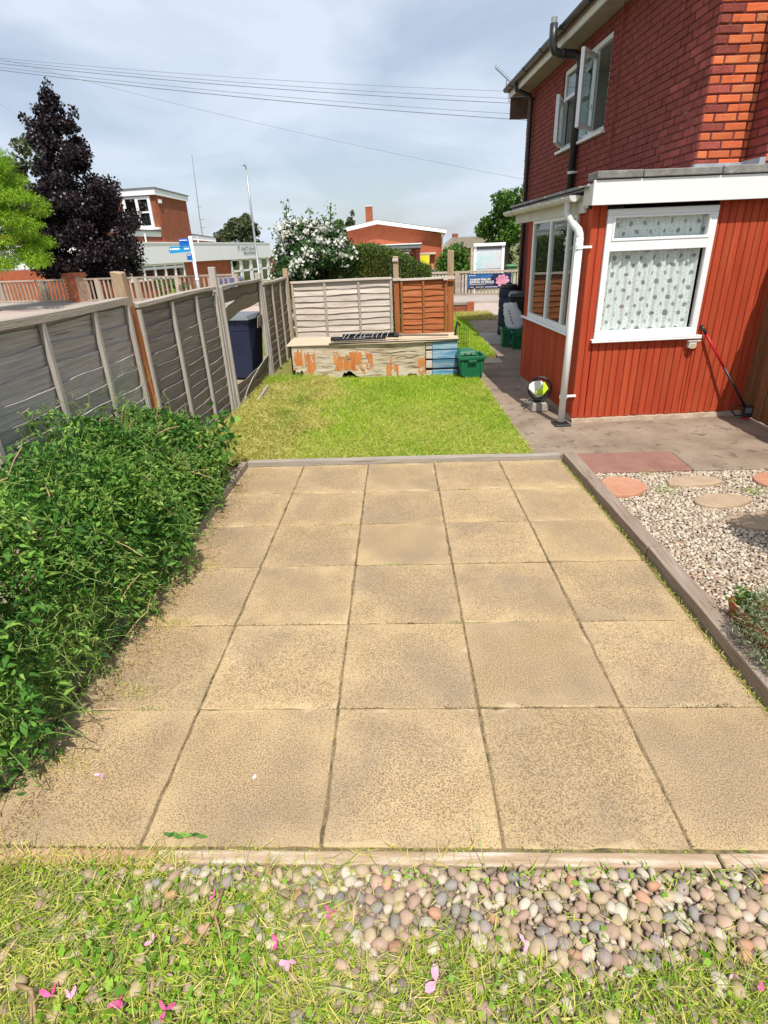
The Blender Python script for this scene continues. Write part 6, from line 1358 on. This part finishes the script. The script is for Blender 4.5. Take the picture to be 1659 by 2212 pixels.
E_ = [('pelvis', 'waist'), ('waist', 'chest'), ('chest', 'neck'), ('neck', 'head'), ('head', 'crown'), ('chest', 'sh_a'), ('sh_a', 'el_a'), ('el_a', 'hand_a'), ('chest', 'sh_b'), ('sh_b', 'el_b'), ('el_b', 'hand_b'),
      ('pelvis', 'kn_a'), ('kn_a', 'ft_a'), ('ft_a', 'toe_a'), ('pelvis', 'kn_b'), ('kn_b', 'ft_b'), ('ft_b', 'toe_b')]
person('person in a dark top with pale hair sitting by the hall wall', (2.02, 43.6, -.70), R(55), J, E_, (M_blk, M_cloth), M_hairb, 0)
person('person in a bright blue shirt with dark hair sitting by the pillar', (2.78, 43.7, -.70), R(-60), J, E_, (M_tee, M_blk), M_hair, 0)
bn_ = thing('bench', 'low wooden bench under the two seated people', 'bench', (2.40, 43.75, -.72))
MB().box(-.75, -.2, .40, .75, .22, .45).obj('seat', M_wood_b, bn_)
for x in (-.65, .65): MB().box(x-.04, -.18, 0, x+.04, .2, .40).obj('leg', M_wood_b, bn_)

# ------------------------------------------------------------------ trees
def tree(name, label, loc, blobs, n, l0, l1, m, trunk_h, tr=.18, wr=.7, tmpl=T_BROAD, limbs=8, group=None, shell=.6, up=.1, bark=None):
    T = thing(name, label, 'tree', loc, 0, group); t = MB(); t.tube([(0, 0, -.5), (.03, 0, trunk_h*.5), (0, .05, trunk_h)], [tr, tr*.8, tr*.45], 8)
    B = sorted(blobs, key=lambda b: rng.random())[:limbs]
    for b in B:
        s = trunk_h*rng.uniform(.3, .8); t.tube([(0, 0, s), (b[0]*.5, b[1]*.5, s*.4+b[2]*.6), (b[0], b[1], b[2])], [tr*.4, tr*.25, tr*.08], 5)
    t.obj('trunk', bark or M_bark, T, smooth=True)
    crown('crown', m, blobs, n, l0, l1, wr, T, tmpl, up, shell); return T
def cone_blobs(n, z0, z1, prof, r0, r1, ey=.9):
    out = []
    for i in range(n):
        z = z0+(z1-z0)*rng.random()**1.15; R_ = prof((z-z0)/(z1-z0))*rng.uniform(.82, 1.16); a = rng.random()*2*PI; rr = R_*math.sqrt(rng.uniform(.15, 1)); s = rng.uniform(r0, r1)*(.45+.55*R_/prof(.2)); out.append((rr*math.cos(a), rr*ey*math.sin(a), z, s, s, s*.62))
    return out
pb = cone_blobs(185, 1.0, 8.6, lambda t: 2.75*np.interp(t, [0, .15, .5, .8, 1], [.75, 1, .80, .38, .05]), .38, .75)
pb += [(.1, 0, 8.9, .14, .14, .3), (-.05, 0, 8.6, .25, .25, .3), (-1.15, 0, 7.3, .25, .25, .35), (-1.3, -.2, 7.7, .13, .13, .25), (1.0, 0, 7.9, .2, .2, .25), (-.55, 0, 8.0, .18, .18, .3)]
tree('copper_tree', 'tall dark purple leaved tree in front of the church', (-16.0, 30.6, .1), pb, 62000, .08, .17, M_purple, 7.6, .20, .75, limbs=12, bark=mat('dark_bark', [(.014, .011, .010), (.03, .024, .022)], scale=6, rough=.95))
lb = []
for i in range(95):
    x = rng.uniform(-3.0, .1); z = rng.uniform(1.6, 5.6); edge = -.15-1.1*max(0, z-4.2)**1.2*.6-.25*math.sin(3*z)
    lb.append((min(x, edge), rng.uniform(-1, 1), z, rng.uniform(.35, .6), .5, rng.uniform(.18, .3)))
tree('lime_tree', 'bright lime green tree at the left edge of the picture', (-17.6, 25.0, 0), [(b[0]+2.75, b[1], b[2], b[3], b[4], b[5]) for b in lb], 42000, .07, .17, M_lime, 4.2, .16, .33, T_LEAF, 14, up=-.35)
db = cone_blobs(60, 2, 8.3, lambda t: 3.2*np.interp(t, [0, .4, 1], [.9, 1, .35]), .6, 1.)
tree('ash_tree', 'dull grey green tree behind the purple tree', (-23.3, 40, -.6), [(b[0], b[1], b[2]+.9, *b[3:]) for b in db], 9000, .16, .34, M_dark_t, 6.5, .2)
db = cone_blobs(60, 1.5, 6.3, lambda t: 3.2*np.interp(t, [0, .4, .8, 1], [1, 1, .75, .4]), .6, 1.0)
tree('oak_tree', 'dark olive round tree above the white church fascia', (-21.2, 80, -.6), [(b[0], b[1], b[2]+.6, *b[3:]) for b in db], 9000, .2, .42, M_dark_t, 4.8, .25)
for k, (x, zt, w, lab, m) in enumerate(((-7.2, 5.0, .85, 'mid green tree just left of the hall roof behind the white shrub', M_mid_t), (-6.2, 4.5, .6, 'grey green tree between the two behind the hall roof', M_dark_t), (-5.35, 5.6, .95, 'dark tree nearest the hall chimney behind the roof', M_dark_t))):
    db = cone_blobs(26, 1, zt, lambda t: w*np.interp(t, [0, .4, .8, 1], [1, 1, .8, .35]), .3, .5); tree('garden_tree', lab, (x, 70-k, -.6), [(b[0], b[1], b[2]+.4, *b[3:]) for b in db], 4000, .15, .32, m, zt*.8, .15, group='trees behind the hall')
rb = [(x, y, z, s, s, s*.7) for x, y, z, s in [(rng.uniform(-1.1, 2.4), rng.uniform(-.8, .8), rng.uniform(2.3, 4.2), rng.uniform(.25, .48)) for _ in range(44)] if not (x < -.5 and z > 3.3)]
rb += [(-1.15, 0, 2.9, .16, .16, .2), (-.95, 0, 3.2, .18, .18, .2), (.3, 0, 4.3, .3, .3, .3), (.9, 0, 4.5, .35, .35, .3)]
tree('birch_tree', 'light green tree with bare dark trunks beyond the notice board', (5.0, 30.5, -.5), rb, 10000, .10, .22, M_mid_t, 3.6, .16, .6, limbs=16)
tb = [(rng.uniform(-.9, 2.2), rng.uniform(-.6, .6), rng.uniform(.2, 2.1), .4, .4, .4) for _ in range(26)]
ub = thing('dark_shrubbery', 'dark undergrowth below the light green tree beyond the notice board', 'shrub', (5.1, 31.5, -.5)); crown('foliage', M_dark_t, tb, 5000, .08, .2, .4, ub)
hbb = [(rng.uniform(-.72, .72), rng.uniform(-.5, .5), rng.uniform(.1, 1.9), rng.uniform(.25, .4), .35, .3) for _ in range(44)]
lb_ = thing('laurel_bush', 'rounded glossy green bush between the hall and the notice board', 'bush', (2.35, 27.2, -.3)); crown('foliage', M_mid_t, [b for b in hbb if b[2]-1.2 < .75-b[0]**2], 9000, .08, .17, .5, lb_, T_BROAD)
MB().tube([(0, 0, 0), (0, 0, 1.4)], .06, 6).obj('stem', M_bark, lb_)
n = 300; P = np.column_stack([rng.normal(0, .25, n), rng.normal(0, .2, n), rng.uniform(.4, 1.25, n)]); yb_ = thing('yellow_bush', 'yellow leaved bush right of the hall corner', 'bush', (3.25, 42.0, -.7)); stuff(scatter('foliage', M_yfl, P, rdir(n, .3), rng.uniform(.1, .2, n), rng.uniform(.05, .1, n), T_LEAF, parent=yb_))
for k, (x, y, z, s, lab) in enumerate(((-11.9, 30.5, .35, .75, 'dark rounded evergreen bush under the church window'), (-9.6, 30.0, .0, .55, 'low green bush behind the railing by the sign post'), (-11.2, 28.8, -.25, .8, 'clipped yellow green hedge clump behind the railing'))):
    b_ = thing('church_bush', lab, 'bush', (x, y, -.6)); crown('foliage', M_mid_t if k < 2 else M_grassg, [(rng.uniform(-s, s), rng.uniform(-.3, .3), z+.6+rng.uniform(-.5, .35), .3, .3, .25) for _ in range(14)], 3000, .06, .14, .5, b_)
FH = thing('far_house', 'distant house with a brown tiled roof and chimney right of the hall', 'house', (7.1, 66, -.8))
MB().box(-2.6, 0, 0, 3.2, 6, 2.4).obj('wall', M_brick_far2, FH); MB().prism([(-2.9, 2.3), (-1.7, 3.35), (3.0, 3.35), (3.5, 2.3)], 'y', -.3, 6.3).obj('roof', M_soffit, FH)
MB().box(-1.75, 2, 3.1, -1.15, 2.6, 3.75).obj('chimney', M_brick_far2, FH)
sh = thing('added_shadow_bush', 'round topped potted bush added out of view right of the gravel to cast a shadow on it', 'bush', (2.62, 2.45, 0))  # unseen bush, added so that its shadow falls across the gravel
crown('foliage', M_mid_t, [(0, 0, 1.25, .26, .38, .25), (.18, -.1, 1.1, .28, .24, .2), (-.12, .22, 1.15, .2, .2, .2), (.25, .2, 1.2, .3, .3, .25)], 9000, .03, .06, .5, sh, T_BROAD, shell=.9)
MB().tube([(0, 0, .2), (.02, 0, .7), (0, 0, 1.2)], .018, 6).obj('stem', M_bark, sh); MB().lathe([(.11, 0), (.15, .24), (.16, .26), (.13, .26), (.12, .22), (.0001, .2)], 16).obj('pot', M_terra, sh)

# ------------------------------------------------------------------ overhead cables and TV aerial
def cable(label, a, b, sag, r=.010, cat='cable', group='overhead cables above the street'):
    a, b = Vector(a), Vector(b); pts = []
    for i in range(25):
        t = i/24; p = a.lerp(b, t); p.z -= sag*4*t*(1-t); pts.append(p)
    tag(MB().tube(pts, r, 4).obj('overhead_cable', M_wire, None), label, cat, group)
def ext(l, r, y, k=1.0):
    dx = r[0]-l[0]; dz = r[1]-l[1]; return (l[0]-dx*.6*k, y, l[1]-dz*.45*k), (r[0]+dx*.5*k, y, r[1]+dz*.5*k)
for lab, l, r, rad in (('topmost thin cable across the sky', (-11.44, 7.73), (3.34, 6.13), .005), ('second overhead cable from the top', (-11.44, 7.68), (3.35, 5.96), .006), ('third overhead cable from the top, thick', (-11.46, 7.62), (3.36, 5.85), .009),
                       ('fourth overhead cable, upper one of the lowest pair', (-11.49, 7.55), (3.37, 5.60), .006), ('lowest thick cable of the street bundle', (-11.5, 7.49), (3.38, 5.47), .010)):
    a, b = ext(l, r, 20); cable(lab, a, b, .42, rad)
cable('single thin cable crossing below the bundle towards the house', (-19.5, 24, 9.9), (8.0, 24, 3.20), .36, .005)
cable('short thin cable at the left edge near the purple tree', (-25, 36, 12.1), (-17, 36, 6.6), .1, .006)
AN = thing('tv_aerial', 'spiky metal television aerial at the far end of the house roof', 'aerial', (2.0, 13.9, 4.45))
MB().tube([(-.10, 0, .51), (.34, 0, .16)], .012, 5).obj('boom', M_mast, AN)
for i in range(14):
    t = i/13; x, z = -.10+.44*t, .51-.35*t; MB().tube([(x+.02, -.09, z+.02), (x-.0, .0, z+.03), (x+.02, .09, z+.03)], .0045, 4).obj('element', M_mast, AN)
MB().tube([(.14, 0, .32), (.13, 0, .2), (.19, 0, .13), (.20, 0, -.05), (.42, .0, -.12)], .011, 5).tube([(.13, 0, .22), (.24, 0, .24)], .009, 5).obj('bracket', M_mast, AN)
